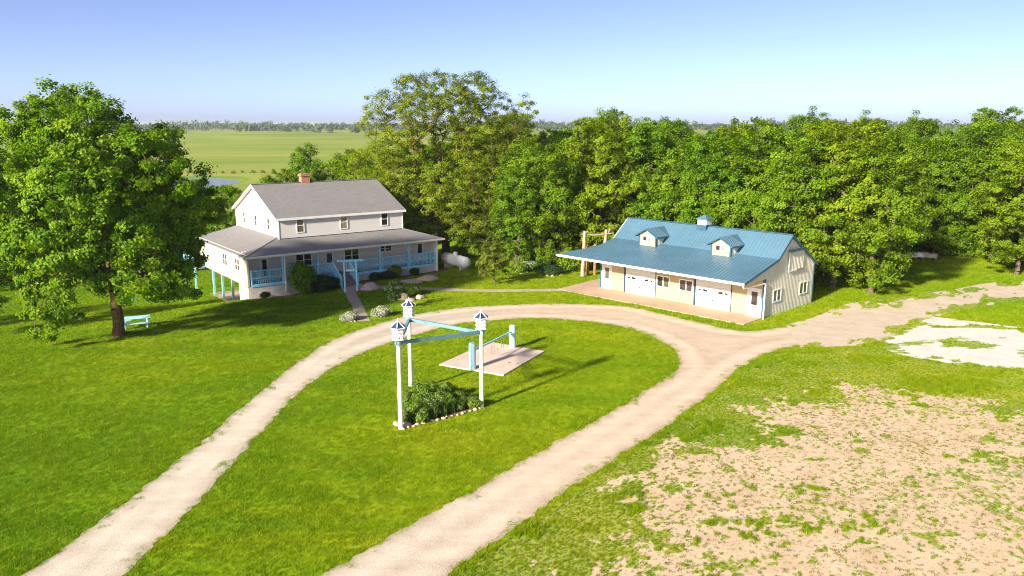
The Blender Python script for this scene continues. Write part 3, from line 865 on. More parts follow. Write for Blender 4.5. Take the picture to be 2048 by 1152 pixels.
# ------------------------------------------------------------------ blue roofed shed
barn = empty('shed', (BO[0], BO[1], 0), BTH)
tag(barn, 'cream shed with blue steel roof, two dormers and two garage doors', 'shed')
W, DP = 15.52, 7.72
KV, KZ, RV, RZ2, EV, EZ2, BZ = 1.49, 4.28, 3.46, 5.90, -3.2, 3.10, 3.22
zlow = lambda v: EZ2 + (v - EV) * (KZ - EZ2) / (KV - EV)
zup = lambda v: KZ + (v - KV) * (RZ2 - KZ) / (RV - KV)
zbk = lambda v: RZ2 + (v - RV) * (BZ - RZ2) / (DP + .15 - RV)
prof = [(0.0, 0), (DP, 0), (DP, zbk(DP) - .10), (RV, RZ2 - .10), (KV, KZ - .09), (0.0, zlow(0) - .09)]
MB().extr([(0.15, v, z) for v, z in prof], (W - .30, 0, 0)).build('wall', M['cream'], barn)
MB().extr([(W - .147, v, z) for v, z in prof], (.147, 0, 0)).build('gable_wall', M['gable'], barn)
MB().extr([(0.0, v, z) for v, z in prof], (.147, 0, 0)).build('gable_wall', M['gable'], barn)
MB().extr([(W - .06, 0, 2.96), (W - .06, -3.1, 2.98), (W - .06, -3.1, zlow(-3.1) - .09), (W - .06, 0, zlow(0) - .09)], (.06, 0, 0)).build('gable_wing', M['gable'], barn)
rb = MB()
def ztop(v): return zlow(v) if v < KV else (zup(v) if v < RV else zbk(v))
vv = -2.95
while vv < DP - .05:
    z0 = 0.02 if vv > .03 else 2.98
    rb.box(W, W + .007, vv - .014, vv + .014, z0, ztop(vv) - .14)
    vv += .23
tag(rb.build('siding_rib', M['gable'], barn), kind='stuff')
UE = W + .20
MB().extr([(UE, EV, EZ2), (UE, KV, KZ), (.15, KV, KZ), (.14, -.05, zlow(-.05)), (-.63, -1.41, zlow(-1.41)), (-1.5, -2.35, zlow(-2.35)), (-2.2, EV, EZ2)], (0, 0, -.08)).build('canopy_roof', M['metalroof'], barn)
MB().extr([(UE, KV, KZ), (UE, RV, RZ2), (.15, RV, RZ2), (.15, KV, KZ)], (0, 0, -.08)).build('roof_slope', M['metalroof'], barn)
MB().extr([(UE, RV, RZ2), (UE, DP + .15, BZ), (.15, DP + .15, BZ), (.15, RV, RZ2)], (0, 0, -.08)).build('roof_slope', M['metalroof'], barn)
rb = MB()
u = -2.0
while u < UE - .05:
    lo = EV
    va = EV + .02
    vb_ = KV if u > .2 else EV + max(0.0, min(1.0, (u + 2.2) / 2.34)) * (3.15)
    if vb_ - va > .1: rb.bar((u, va, zlow(va) + .006), (u, vb_, zlow(vb_) + .006), .040, .020)
    if u > .2: rb.bar((u, KV, KZ + .006), (u, RV - .05, zup(RV - .05) + .006), .040, .020)
    u += .305
tag(rb.build('roof_rib', M['metalroof'], barn), kind='stuff')
MB().bar((.13, RV, RZ2 + .02), (UE + .02, RV, RZ2 + .02), .30, .05).build('ridge_cap', M['metaldark'], barn)
for (v0, z0, v1, z1) in ((EV, EZ2, KV, KZ), (KV, KZ, RV, RZ2), (RV, RZ2, DP + .15, BZ)):
    MB().extr([(UE, v0, z0 + .02), (UE, v1, z1 + .02), (UE, v1, z1 - .17), (UE, v0, z0 - .17)], (.035, 0, 0)).build('rake_trim', M['metaldark'], barn)
MB().box(-2.25, UE + .01, EV - .12, EV - .003, EZ2 - .17, EZ2 + .0).build('gutter', M['gutter'], barn)
MB().extr([(-2.1, EV + .01, 2.95), (W - .07, EV + .01, 2.95), (W - .07, -.003, 2.95), (.1, -.003, 2.95)], (0, 0, -.04)).build('soffit', M['gutter'], barn)
ds = MB().bar((W + .1, EV - .05, 2.93), (W + .1, EV + .1, 2.72), .09, .09).bar((W + .1, EV + .08, 2.72), (W + .1, -.12, 2.66), .09, .09).bar((W + .1, -.08, 2.68), (W + .1, -.08, .12), .09, .09, (0, 1, 0)).bar((W + .1, -.08, .14), (W + .22, -.35, .08), .09, .09)
ds.build('downspout', M['white'], barn)
MB().box(W + .002, W + .035, -.035, .13, .02, 2.95).box(W - .12, W + .002, -.035, -.002, .02, 2.9).build('corner_trim', M['metaldark'], barn)
MB().box(W + .002, W + .035, DP - .13, DP + .03, .02, BZ - .2).build('corner_trim', M['metaldark'], barn)
MB().box(-.035, .12, -.035, -.002, .02, 2.9).build('corner_trim', M['metaldark'], barn)
for u in (2.60, 9.55):
    MB().box(u, u + .15, -.05, -.003, .05, 2.9).build('door_jamb', M['bluetrim'], barn)
for u in (5.84, 12.83):
    MB().box(u, u + .05, -.04, -.003, .05, 2.9).build('door_jamb', M['bluetrim'], barn)
entry_door(barn, (.71, -.003, .06), 0, .95, 2.06, (-.17, .25, .9, 1.82), 'glass_olive')
entry_door(barn, (14.76, -.003, .06), 0, 1.0, 2.06, (-.22, .26, .85, 1.85), 'glass_brown')
window(barn, (6.60, -.003, 1.0), 0, 1.3, .98, 'slide', ['glass_brown', 'glass_olive'])
window(barn, (8.80, -.003, 1.0), 0, 1.3, .98, 'slide', ['glass_brown'])
def garage_door(u0, u1):
    h, n = 2.75, 5
    w = u1 - u0
    g = MB().box(0, w, -.012, 0, 0, h).build('garage_door', M['white'], barn, (u0, -.003, .06))
    for i in range(n):
        z0, z1 = i * h / n + .008, (i + 1) * h / n - .008
        pn = MB().box(.01, w - .01, -.045, -.013, z0, z1).build('door_panel', M['garage'], g)
        if i == 2:
            zc, s = (z0 + z1) / 2 - .05, .10
            for q, cx in enumerate((.10, .285, .5, .715, .90)):
                c = cx * w
                if q in (0, 4):
                    d = 1 if q == 0 else -1
                    pts = [(c - d * .18, -.048, zc - s), (c + d * .16, -.048, zc - s), (c + d * .16, -.048, zc + s * .9), (c + d * .02, -.048, zc + s * .25)]
                elif q in (1, 3):
                    d = 1 if q == 1 else -1
                    pts = [(c - .2, -.048, zc - s), (c + .2, -.048, zc - s), (c + .2, -.048, zc + (s * .3 if d > 0 else s)), (c - .2, -.048, zc + (s if d > 0 else s * .3))]
                else:
                    pts = [(c - .16, -.048, zc + s * .2), (c - .02, -.048, zc - s * .6), (c + .02, -.048, zc - s * .6), (c + .16, -.048, zc + s * .2), (c + .1, -.048, zc + s * .3), (c, -.048, zc - s * .1), (c - .1, -.048, zc + s * .3)]
                MB().extr(pts, (0, .003, 0)).build('pane', M['glass'], g)
    MB().cyl((w / 2, -.045, .62), (w / 2, -.09, .62), .05, n=8).build('handle', M['bluetrim'], g)
garage_door(2.78, 5.82)
garage_door(9.72, 12.81)
RT = math.pi / 2
window(barn, (W, 1.92, .97), RT, 1.25, .98, 'slide', ['glass_olive'])
window(barn, (W, 6.07, .97), RT, 1.30, .98, 'slide', ['glass_olive'])
ld_ = MB().box(W + .03, W + .07, 3.35, 5.75, 3.1, 4.55).build('loft_door', M['gable'], barn)
rb = MB()
for i in range(10): rb.box(W + .07, W + .082, 3.5 + i * .23, 3.53 + i * .23, 3.13, 4.5)
tag(rb.build('siding_rib', M['gable'], ld_), kind='stuff')
MB().box(W + .071, W + .11, 3.30, 3.42, 3.05, 4.55).box(W + .071, W + .11, 3.43, 4.6, 3.05, 3.14).build('edge_trim', M['white'], ld_)
MB().box(W + .03, W + .20, 3.25, 5.9, 4.56, 4.72).build('track_cover', M['metaldark'], barn)
MB().box(W + .03, W + .11, 4.6, 5.75, 3.06, 3.13).build('bottom_guide', M['rope'], barn)

def dormer(uc):
    hwid, vf, zw, zp = .86, .75, 5.02, 5.42
    vbk = lambda z: KV + (z - KZ) * (RV - KV) / (RZ2 - KZ)
    d = MB().extr([(-hwid, vf, zlow(vf) + .015), (hwid, vf, zlow(vf) + .015), (hwid, vf, zw), (0, vf, zp), (-hwid, vf, zw)], (0, .06, 0))
    d = d.build('dormer', M['cream'], barn, (uc, 0, 0))
    for s in (-1, 1):
        x = s * hwid
        MB().extr([(x, vf + .061, zlow(vf + .061) + .01), (x, KV, KZ + .01), (x, vbk(zw), zw + .01), (x, vf + .061, zw)], (-s * .05, 0, 0)).build('side_wall', M['gable'], d)
        MB().box(min(x, x + s * .03), max(x, x + s * .03), vf - .03, vf + .12, zlow(vf) + .02, zw - .02).box(min(x - s * .10, x), max(x - s * .10, x), vf - .03, vf - .002, zlow(vf) + .02, zw - .02).build('corner_trim', M['metaldark'], d)
        ze = zw - .10; xe = s * (hwid + .28); vo = vf - .25
        MB().extr([(xe, vo, ze), (0, vo, zp + .14), (0, vbk(zp + .14) + .05, zp + .14), (xe, vbk(ze) + .05, ze)], (0, 0, -.05)).build('roof_panel', M['metalroof'], d)
        rr = MB()
        for i in range(1, 8):
            t = i / 8.2
            v_ = vo + (vbk(ze) - vo) * t
            rr.bar((xe, v_, ze + .01), (0, v_, zp + .15), .04, .025)
        tag(rr.build('roof_rib', M['metalroof'], d), kind='stuff')
        MB().extr([(xe, vo - .03, ze + .02), (0, vo - .03, zp + .16), (0, vo - .03, zp + .03), (xe, vo - .03, ze - .11)], (0, .028, 0)).build('rake_trim', M['metaldark'], d)
        MB().bar((xe + s * .012, vo, ze - .05), (xe + s * .012, vbk(ze), ze - .05), .02, .12).build('fascia', M['metaldark'], d)
    rr = MB()
    for sx in (-1, 1):
        for i in range(7):
            v_ = vf + .16 + i * .19
            zb = zlow(v_) if v_ < KV else zup(v_)
            if zw - zb > .06: rr.box(sx * hwid + (0 if sx > 0 else -.02), sx * hwid + (.02 if sx > 0 else 0), v_ - .02, v_ + .02, zb + .02, zw - .12)
    tag(rr.build('siding_rib', M['gable'], d), kind='stuff')
    window(d, (-.03, vf, 4.44), 0, .92, .52, 'slide', ['glass_brown', 'pane_grey'], 'white', True)
dormer(4.32); dormer(11.28)
cu = MB().extr([(7.55, RV - .48, RZ2 - .42), (8.45, RV - .48, RZ2 - .42), (8.45, RV + .48, RZ2 - .42), (7.55, RV + .48, RZ2 - .42)], (0, 0, .52)).build('cupola', M['metaldark'], barn)
MB().box(7.6, 8.4, RV - .42, RV + .42, RZ2 + .10, RZ2 + .52).build('cupola_wall', M['white'], cu)
q = [(7.47, RV - .54), (8.53, RV - .54), (8.53, RV + .54), (7.47, RV + .54)]
mm = MB().add([(*p, RZ2 + .52) for p in q] + [(*p, RZ2 + .56) for p in q] + [(8.0, RV, RZ2 + .93)], [(3, 2, 1, 0), (0, 1, 5, 4), (1, 2, 6, 5), (2, 3, 7, 6), (3, 0, 4, 7), (4, 5, 8), (5, 6, 8), (6, 7, 8), (7, 4, 8)])
mm.build('cupola_roof', M['metalroof'], cu)
MB().cyl((8.0, RV, RZ2 + .90), (8.0, RV, RZ2 + 1.02), .03, .008, 6).build('finial', M['metaldark'], cu)

# ------------------------------------------------------------------ birdhouses on their stand
stand = empty('birdhouse_stand', (*bc, gz(*bc)))
tag(stand, 'three tall white poles joined by weathered blue beams around the flower bed', 'pole stand')
PH = {'L': (PL, 4.25), 'B': (PB, 4.05), 'R': (PR, 4.0)}
tops = {}
for k, ((x, y), h) in PH.items():
    p = Vector((x - bc[0], y - bc[1], -.1)); q = Vector((p.x, p.y, h)); tops[k] = q
    MB().cyl(p, q, .115, .10, 14).build('pole', M['polewhite'], stand, smooth=False)
for a, b, w in (('L', 'R', 0.02), ('B', 'R', 0.0), ('L', 'B', -.02)):
    d = (tops[b] - tops[a]).normalized()
    MB().bar(tops[a] - d * .16 + Vector((0, 0, -.08 + w)), tops[b] + d * .16 + Vector((0, 0, -.08 + w)), .12, .17).build('beam', M['beam'], stand)

def birdhouse(x, y, z, rz, label):
    r = empty('birdhouse', (x, y, z), rz)
    tag(r, label, 'birdhouse', 'white birdhouses on poles')
    MB().cyl((0, 0, -.06), (0, 0, .13), .05, n=8).build('neck', M['rope'], r)
    hexa = lambda rad, zz: [(rad * math.cos(math.pi / 3 * i), rad * math.sin(math.pi / 3 * i), zz) for i in range(6)]
    for t in range(3):
        z0 = .13 + t * .19
        MB().extr(hexa(.27, z0), (0, 0, .165)).build('tier', M['white'], r)
        MB().extr(hexa(.315, z0 - .025), (0, 0, .024)).build('ledge', M['white'], r)
        for i in range(6):
            a = math.pi / 3 * (i + .5); ap = .27 * math.cos(math.pi / 6)
            off = .05 * (1 if t == 1 else -1)
            c = Vector((math.cos(a) * ap - math.sin(a) * off, math.sin(a) * ap + math.cos(a) * off, z0 + .08))
            n_ = Vector((math.cos(a), math.sin(a), 0))
            MB().cyl(c - n_ * .005, c + n_ * .004, .030, n=8).build('entrance_hole', M['dark'], r)
    zt_, zc = .70, .99
    for i in range(6):
        a0, a1 = math.pi / 3 * i, math.pi / 3 * (i + 1)
        MB().extr([(.36 * math.cos(a0), .36 * math.sin(a0), zt_), (.36 * math.cos(a1), .36 * math.sin(a1), zt_), (0, 0, zc)], (0, 0, -.02)).build('roof_panel', M['navy'], r)
        MB().bar((.38 * math.cos(a0), .38 * math.sin(a0), zt_ + .005), (0, 0, zc + .01), .034, .03).build('roof_rib', M['white'], r)
        MB().bar((.365 * math.cos(a0), .365 * math.sin(a0), zt_ - .022), (.365 * math.cos(a1), .365 * math.sin(a1), zt_ - .022), .03, .03).build('eave_strip', M['white'], r)
    MB().cyl((0, 0, zc), (0, 0, zc + .13), .025, .006, 6).build('finial', M['white'], r)
zb = gz(*bc)
birdhouse(PL[0], PL[1], zb + 4.25, R(30), 'white hexagonal birdhouse with navy roof on the nearest, left-hand pole')
birdhouse(PB[0], PB[1], zb + 4.05, R(12), 'white hexagonal birdhouse with navy roof on the farthest, middle pole')
birdhouse(PR[0], PR[1], zb + 4.0, R(24), 'white hexagonal birdhouse with navy roof on the right-hand pole by the slab')

# ------------------------------------------------------------------ blue posts and rail on the slab
hp0, hp1 = Vector((*flat(945, 737, .09), .085)), Vector((*flat(1025, 694.5, .09), .085))
hr = empty('hitching_rail', hp0)
tag(hr, 'two thick pale blue posts joined by a rail on the concrete slab', 'rail')
for p, h in ((Vector((0, 0, 0)), 1.52), (hp1 - hp0, 1.44)):
    b_ = MB().lathe([(.205, 0), (.20, h * .5), (.20, h - .05), (.185, h), (.12, h + .03)], 20)
    b_.build('post', M['paleblue'], hr, p, smooth=False)
dr = hp1 - hp0
MB().bar(dr * .04 + Vector((0, 0, 1.06)), dr * .96 + Vector((0, 0, 1.06)), .07, .10).build('rail', M['paleblue'], hr)
MB().cyl(dr * .9 + Vector((.05, -.2, 1.02)), dr * 1.0 + Vector((.1, -.15, .92)), .06, n=8).build('bracket', M['paleblue'], hr)
for t, l in ((.22, .75), (.44, .72), (.48, .74), (.53, .7), (.70, .66), (.75, .7), (.90, .5)):
    MB().cyl(dr * t + Vector((0, 0, 1.0)), dr * t + Vector((.02, .01, 1.0 - l)), .014, n=5).build('hanging_rope', M['rope'], hr)
for (px, py, r_) in ((1040, 694, .22), (995, 698, .10), (915, 720, .07), (908, 716, .06), (1019, 725, .10), (1035, 727, .08)):
    x, y = flat(px, py, .09)
    pts = [(x + r_ * math.cos(a) * (1 + .3 * math.sin(3 * a + px)), y + r_ * .7 * math.sin(a), .094) for a in np.linspace(0, 2 * math.pi, 14, endpoint=False)]
    so = MB().add(pts, [tuple(range(14))]).build('rust_stain', M['rust'])
    so.parent = bpy.data.objects['concrete_slab']

# ------------------------------------------------------------------ picnic table, tank, lid, boxes, log frame
px_, py_ = survey(273, 655)
pt = empty('picnic_table', (px_, py_, gz(px_, py_)), R(24))
tag(pt, 'pale blue wooden picnic table on the lawn behind the big oak trunk', 'picnic table')
for i in range(5):
    MB().box(-.95, .95, -.36 + i * .145, -.36 + i * .145 + .135, .74, .78).build('top_plank', M['paleblue'], pt)
for s in (-1, 1):
    for j in (0, 1):
        y0 = s * .70 - .14 + j * .145
        MB().box(-.95, .95, y0, y0 + .135, .43, .47).build('seat_plank', M['paleblue'], pt)
for xx in (-.72, .72):
    for s in (-1, 1):
        MB().bar((xx, s * .72, 0), (xx, s * .22, .74), .07, .09, (1, 0, 0)).build('leg', M['paleblue'], pt)
    MB().bar((xx + .05, -.82, .40), (xx + .05, .82, .40), .05, .09).build('seat_support', M['paleblue'], pt)
    MB().bar((xx + .05, -.36, .70), (xx + .05, .36, .70), .05, .08).build('top_support', M['paleblue'], pt)

t0, t1 = np.array(flat(893, 519, .3)), np.array(flat(930, 528.5, .3))
tc = (t0 + t1) / 2; td = t1 - t0; L_ = 4.7
tank = empty('propane_tank', (*tc, gz(*tc)), math.atan2(td[1], td[0]))
tag(tank, 'long white propane tank lying on the lawn beside the porch end', 'tank')
rr_ = .58
prof = [(.01, -L_ / 2)] + [(rr_ * math.sin(a), -L_ / 2 + .5 - .5 * math.cos(a)) for a in np.linspace(.2, math.pi / 2, 6)]
prof += [(r_, -z_) for r_, z_ in prof[::-1]]
b_ = MB().lathe(prof, 26).build('tank_shell', M['tank'], tank, (0, 0, .86), (0, math.pi / 2, 0), smooth=True)
MB().cyl((-.75, 0, .86), (-.70, 0, .86), rr_ + .012, n=26).build('weld_band', M['rope'], tank)
MB().lathe([(.24, 1.38), (.25, 1.60), (.20, 1.70), (.06, 1.73)], 14).build('valve_dome', M['tank'], tank)
MB().cyl((1.0, 0, 1.42), (1.0, 0, 1.52), .06, n=8).build('relief_valve', M['tank'], tank)
for xx in (-1.45, 1.45):
    MB().box(xx - .12, xx + .12, -.45, .45, -.1, .36).build('saddle', M['foundation'], tank)

lx, ly = survey(265, 600)
lid = MB().lathe([(.42, 0), (.42, .06), (.36, .10), (.05, .12)], 18).build('lawn_cover', M['teal'], None, (lx, ly, gz(lx, ly)))
tag(lid, 'round teal plastic cover set in the lawn beyond the oak', 'cover')

for px, py, w, c, lab in ((1826, 517, .75, 'white', 'white box on legs at the wood edge, leftmost of the row'), (1839, 517, .85, 'white', 'white box on legs at the wood edge, second from left'),
                          (1856, 518, .80, 'beige', 'greyish box on legs at the wood edge, third from left'), (1866, 519, .70, 'beige', 'beige box on legs at the wood edge, rightmost of the row')):
    x, y = flat(px, py + 3)
    b_ = empty('bee_box', (x, y, gz(x, y)), R(-40))
    tag(b_, lab, 'box', 'boxes at the wood edge')
    MB().box(-w / 2, w / 2, -.3, .3, .35, .75).build('box_body', M[c], b_)
    MB().box(-w / 2 - .03, w / 2 + .03, -.33, .33, .75, .80).build('lid', M[c], b_)
    for sx in (-1, 1):
        for sy in (-1, 1):
            MB().box(sx * w / 2 * .8 - .03, sx * w / 2 * .8 + .03, sy * .24 - .03, sy * .24 + .03, -.05, .35).build('leg', M['rope'], b_)

lx, ly = flat(1165, 554.5)
lf = empty('log_frame', (lx, ly, gz(lx, ly)))
tag(lf, 'bleached log gateway frame of tall posts beside the shed', 'log frame')
def log_post(x0, y0, x1, y1, h, r0, r1, mat, seed):
    rg = random.Random(seed); m = MB(); n = 6; prev = Vector((x0, y0, -.1)); pr = r0
    for i in range(1, n + 1):
        t = i / n
        c = Vector((x0 + (x1 - x0) * t + rg.uniform(-.03, .03), y0 + (y1 - y0) * t + rg.uniform(-.03, .03), h * t)); r = r0 + (r1 - r0) * t
        m.cyl(prev, c, pr, r, 9, i == n or i == 1); prev, pr = c, r
    return m.build('post', M[mat], lf)
log_post(0, 0, .15, .2, 4.3, .19, .15, 'log', 1)
MB().cyl((.15, .2, 3.9), (.42, .2, 4.35), .09, .06, 8).build('fork', M['log'], lf)
log_post(1.9, .9, 2.25, 1.1, 4.35, .18, .15, 'log', 2)
MB().cyl((2.25, 1.1, 3.7), (2.62, 1.2, 4.4), .10, .08, 8).build('fork', M['log'], lf)
MB().cyl((-.1, .1, 4.05), (1.2, .6, 3.88), .08, .085, 9).cyl((1.2, .6, 3.88), (2.95, 1.3, 3.98), .085, .07, 9).build('crossbeam', M['log'], lf)
log_post(.55, .9, .55, .9, 3.0, .17, .15, 'timber', 3)
log_post(1.25, 1.1, 1.25, 1.1, 3.0, .15, .14, 'timber', 4)

# ------------------------------------------------------------------ stones
ORD = ['first', 'second', 'third', 'fourth', 'fifth', 'sixth', 'seventh', 'eighth', 'ninth', 'tenth', 'eleventh', 'twelfth', 'thirteenth', 'fourteenth', 'fifteenth', 'sixteenth', 'seventeenth', 'eighteenth', 'nineteenth', 'twentieth']
def stone_mesh(seed, mat, flat_=.6, n=2):
    import bmesh
    bm = bmesh.new(); bmesh.ops.create_icosphere(bm, subdivisions=n, radius=1)
    rg = random.Random(seed); ph = [rg.uniform(0, 6) for _ in range(6)]
    for v in bm.verts:
        c = v.co.copy()
        k = 1 + .16 * math.sin(2.3 * c.x + ph[0]) + .14 * math.sin(3.1 * c.y + ph[1]) + .12 * math.sin(2.7 * c.z + ph[2]) + .06 * math.sin(7 * c.x + 5 * c.y + ph[3])
        v.co = Vector((c.x * k, c.y * k * .8, max(-.25, c.z) * k * flat_))
    m = bpy.data.meshes.new('stone'); bm.to_mesh(m); bm.free(); m.materials.append(mat)
    m.polygons.foreach_set('use_smooth', [True] * len(m.polygons)); return m
ST = [stone_mesh(i, M['rock_tan'], .65) for i in range(5)]
def boulder(px, py, r, flat_, mat, seed, label, name='boulder', cat='boulder'):
    x, y = survey(px, py)
    o = put(name, stone_mesh(seed, mat, flat_, 3), None, (x, y, gz(x, y) + .02), random.Random(seed).uniform(0, 6), r)
    return tag(o, label, cat)
boulder(737, 579, .80, .75, M['rock'], 31, 'big pinkish granite boulder beside the entry arbor')
boulder(853, 560, 1.05, .38, M['rock_tan'], 32, 'broad low tan boulder on the lawn before the porch')
boulder(822, 564, 1.35, .10, M['rock_tan'], 33, 'flat tan rock slab flush with the lawn before the porch', 'flat_rock', 'rock')
boulder(803, 599, .62, .65, M['rock_tan'], 34, 'large tan rock at the left of the small lawn rockery', 'rock', 'rock')
boulder(818, 601, .55, .3, M['rock_tan'], 35, 'low tan rock in the middle of the small lawn rockery', 'rock', 'rock')
boulder(841, 597, .42, .6, M['rock_tan'], 36, 'round pale rock at the right of the small lawn rockery', 'rock', 'rock')
boulder(1121, 551, .30, .7, M['rock_tan'], 37, 'single round stone at the right end of the woodside bed', 'rock', 'rock')
def stones_along(a, b, step, label, group, r=(.06, .14), seed=0, end=True):
    rg = random.Random(seed); a, b = np.array(a), np.array(b); L = np.hypot(*(b - a)); n = int(L / step)
    j = -1
    for q_ in range(n):
        if rg.random() < .22: continue
        j += 1; i = j
        p = a + (b - a) * (q_ + .5) / n + np.array([rg.uniform(-.06, .06), rg.uniform(-.06, .06)])
        o = put('edging_stone', rg.choice(ST), None, (p[0], p[1], gz(*p) + .03), rg.uniform(0, 6), rg.uniform(*r) * (1.5 if rg.random() < .15 else 1))
        tag(o, '%s stone from left %s' % (ORD[i], label), 'stone', group)
sh = np.array([0.0, -.12])
stones_along(np.array(PL) + sh, np.array(PR) + sh, .27, 'in tan edging on near side of flower bed', 'edging stones on the near side of the flower bed', seed=3)
stones_along(PL, PB, .36, 'in tan edging on left side of flower bed', 'edging stones on the left side of the flower bed', seed=4)
def spot_stone(px, py, r, seed, label):
    x, y = survey(px, py); o = put('edging_stone', ST[seed % 5], None, (x, y, gz(x, y) + .04), seed, r); tag(o, label, 'stone')
spot_stone(816, 788, .30, 1, 'largest pale edging stone at the foot of the farthest pole')
spot_stone(796, 851, .24, 2, 'tan stone tucked behind the foot of the nearest pole')
spot_stone(812, 852, .26, 3, 'big tan stone right of the nearest pole')
spot_stone(955, 813, .22, 4, 'pale stone left of the foot of the right-hand pole')
stones_along(survey(690, 643), survey(714, 644), .28, 'edging the pale flower clump left of the walk', 'stones left of the walk', (.08, .13), 6)
stones_along(survey(1038, 548), survey(1058, 545), .4, 'edging the left front of the woodside bed', 'stones edging the woodside bed', (.12, .2), 8)
stones_along(survey(1075, 551), survey(1112, 553), .5, 'edging the right front of the woodside bed', 'stones edging the woodside bed', (.12, .2), 9)

# ------------------------------------------------------------------ plants
def leaf_cloud(centres, radii, n_per, size, seed, flat_=.8, up=.5, outw=.8, core=(0, 0, 0), aspect=.55, shell=.55):
    """many small leaf faces in clumps. returns verts, quads, tint"""
    rg = np.random.default_rng(seed)
    C = np.asarray(centres, float); Rr = np.asarray(radii, float)
    n = np.asarray(n_per); n = np.full(len(C), n) if n.ndim == 0 else n
    ci = np.repeat(np.arange(len(C)), n); tot = len(ci)
    d = rg.normal(size=(tot, 3)); d /= np.linalg.norm(d, axis=1)[:, None]
    rad = (shell + (1 - shell) * rg.random(tot)) * np.where(rg.random(tot) < .75, 1, rg.random(tot)) * (1 + .22 * rg.normal(size=tot))
    P = C[ci] + d * rad[:, None] * Rr[ci][:, None] * np.array([1, 1, flat_])
    o = P - np.asarray(core); o /= np.linalg.norm(o, axis=1)[:, None] + 1e-6
    cn = C - np.asarray(core); cn = cn / (np.linalg.norm(cn, axis=1)[:, None] + 1e-6) + np.array([0, 0, up]) + rg.normal(size=(len(C), 3)) * .55
    nm = d * outw * .6 + cn[ci] * .75 + rg.normal(size=(tot, 3)) * .45
    nm /= np.linalg.norm(nm, axis=1)[:, None]
    a = np.cross(nm, rg.normal(size=(tot, 3))); a /= np.linalg.norm(a, axis=1)[:, None] + 1e-9
    b = np.cross(nm, a)
    s = size * (.6 + .8 * rg.random(tot))[:, None]
    v0 = P - a * s * .5; v2 = P + a * s * .5 - nm * s * .12
    v1 = P + b * s * aspect * .5 + nm * s * .10; v3 = P - b * s * aspect * .5 + nm * s * .10
    V = np.stack([v0, v1, v2, v3], 1).reshape(-1, 3)
    F = np.arange(tot * 4).reshape(-1, 4)
    clump_t = rg.random(len(C))
    tint = np.clip(.5 + .55 * (clump_t[ci] - .5) + .20 * rg.normal(size=tot), 0, 1)
    return V, F, np.repeat(tint, 4)

def skeleton(centres, fork, H, tr, seed, lean=(0, 0), step=1.1, leader=.72):
    """branches that reach every clump; returns vertex/face lists"""
    rg = np.random.default_rng(seed)
    nodes = []; par = []
    nt = 5
    for i in range(nt + 1):
        t = i / nt
        nodes.append(np.array([lean[0] * t + rg.normal() * .04, lean[1] * t + rg.normal() * .04, fork * t])); par.append(i - 1)
    k = nt; top = H * leader
    for i in range(1, 6):
        t = i / 5
        nodes.append(np.array([lean[0] * (1 + t) + rg.normal() * .35, lean[1] * (1 + t) + rg.normal() * .35, fork + (top - fork) * t])); par.append(k); k = len(nodes) - 1
    C = np.asarray(centres)
    order = np.argsort(np.linalg.norm(C - nodes[nt], axis=1))
    leafn = []
    for ci in order:
        c = C[ci]; A = np.array(nodes[nt - 1:])
        dd = np.linalg.norm(A - c, axis=1) + np.maximum(0, A[:, 2] - c[2] + .3) * .8 + .05 * np.linalg.norm(A - nodes[nt], axis=1)
        if c[2] < fork + 1.6: dd = dd + 3.0 * np.maximum(0, fork + 1.5 - A[:, 2]) * (1.0 if H > 16.5 else 0.25)
        j = int(np.argmin(dd)) + nt - 1
        a = nodes[j]; L = np.linalg.norm(c - a); m = max(1, int(L / step)); prev = j
        bend = rg.normal(size=3) * L * .07 + np.array([0, 0, L * .06])
        for i in range(1, m + 1):
            t = i / m; p = a + (c - a) * t + bend * 4 * t * (1 - t)
            nodes.append(p); par.append(prev); prev = len(nodes) - 1
        leafn.append(prev)
    n = len(nodes); w = np.zeros(n)
    for l in leafn: w[l] += 1
    for i in range(n - 1, 0, -1): w[par[i]] += w[i]
    r = tr * (np.maximum(w, .5) / max(w[0], 1)) ** .46
    V = []; F = []
    for i in range(1, n):
        p, q = nodes[par[i]], nodes[i]; r1 = r[i]; r0 = min(r[par[i]], r1 * 1.5 + .01)
        if par[i] == 0: r0 = r1 * 1.35
        elif par[i] <= nt and i <= nt: r0 = r[par[i]] if par[i] > 0 else r0
        if r1 < .012: r1 = .012
        k_ = 9 if r1 > .12 else (5 if r1 > .04 else 3)
        d = q - p; L = np.linalg.norm(d)
        if L < 1e-5: continue
        d = d / L; sx = np.cross(d, [0.31, .87, .39] if abs(d[2]) > .9 else [0, 0, 1]); sx /= np.linalg.norm(sx); sy = np.cross(d, sx)
        b0 = len(V)
        for (c, rr) in ((p, r0), (q, r1)):
            for t in range(k_):
                a = 2 * math.pi * t / k_; V.append(c + (sx * math.cos(a) + sy * math.sin(a)) * rr)
        F += [(b0 + t, b0 + (t + 1) % k_, b0 + k_ + (t + 1) % k_, b0 + k_ + t) for t in range(k_)]
    return np.array(V), np.array(F)

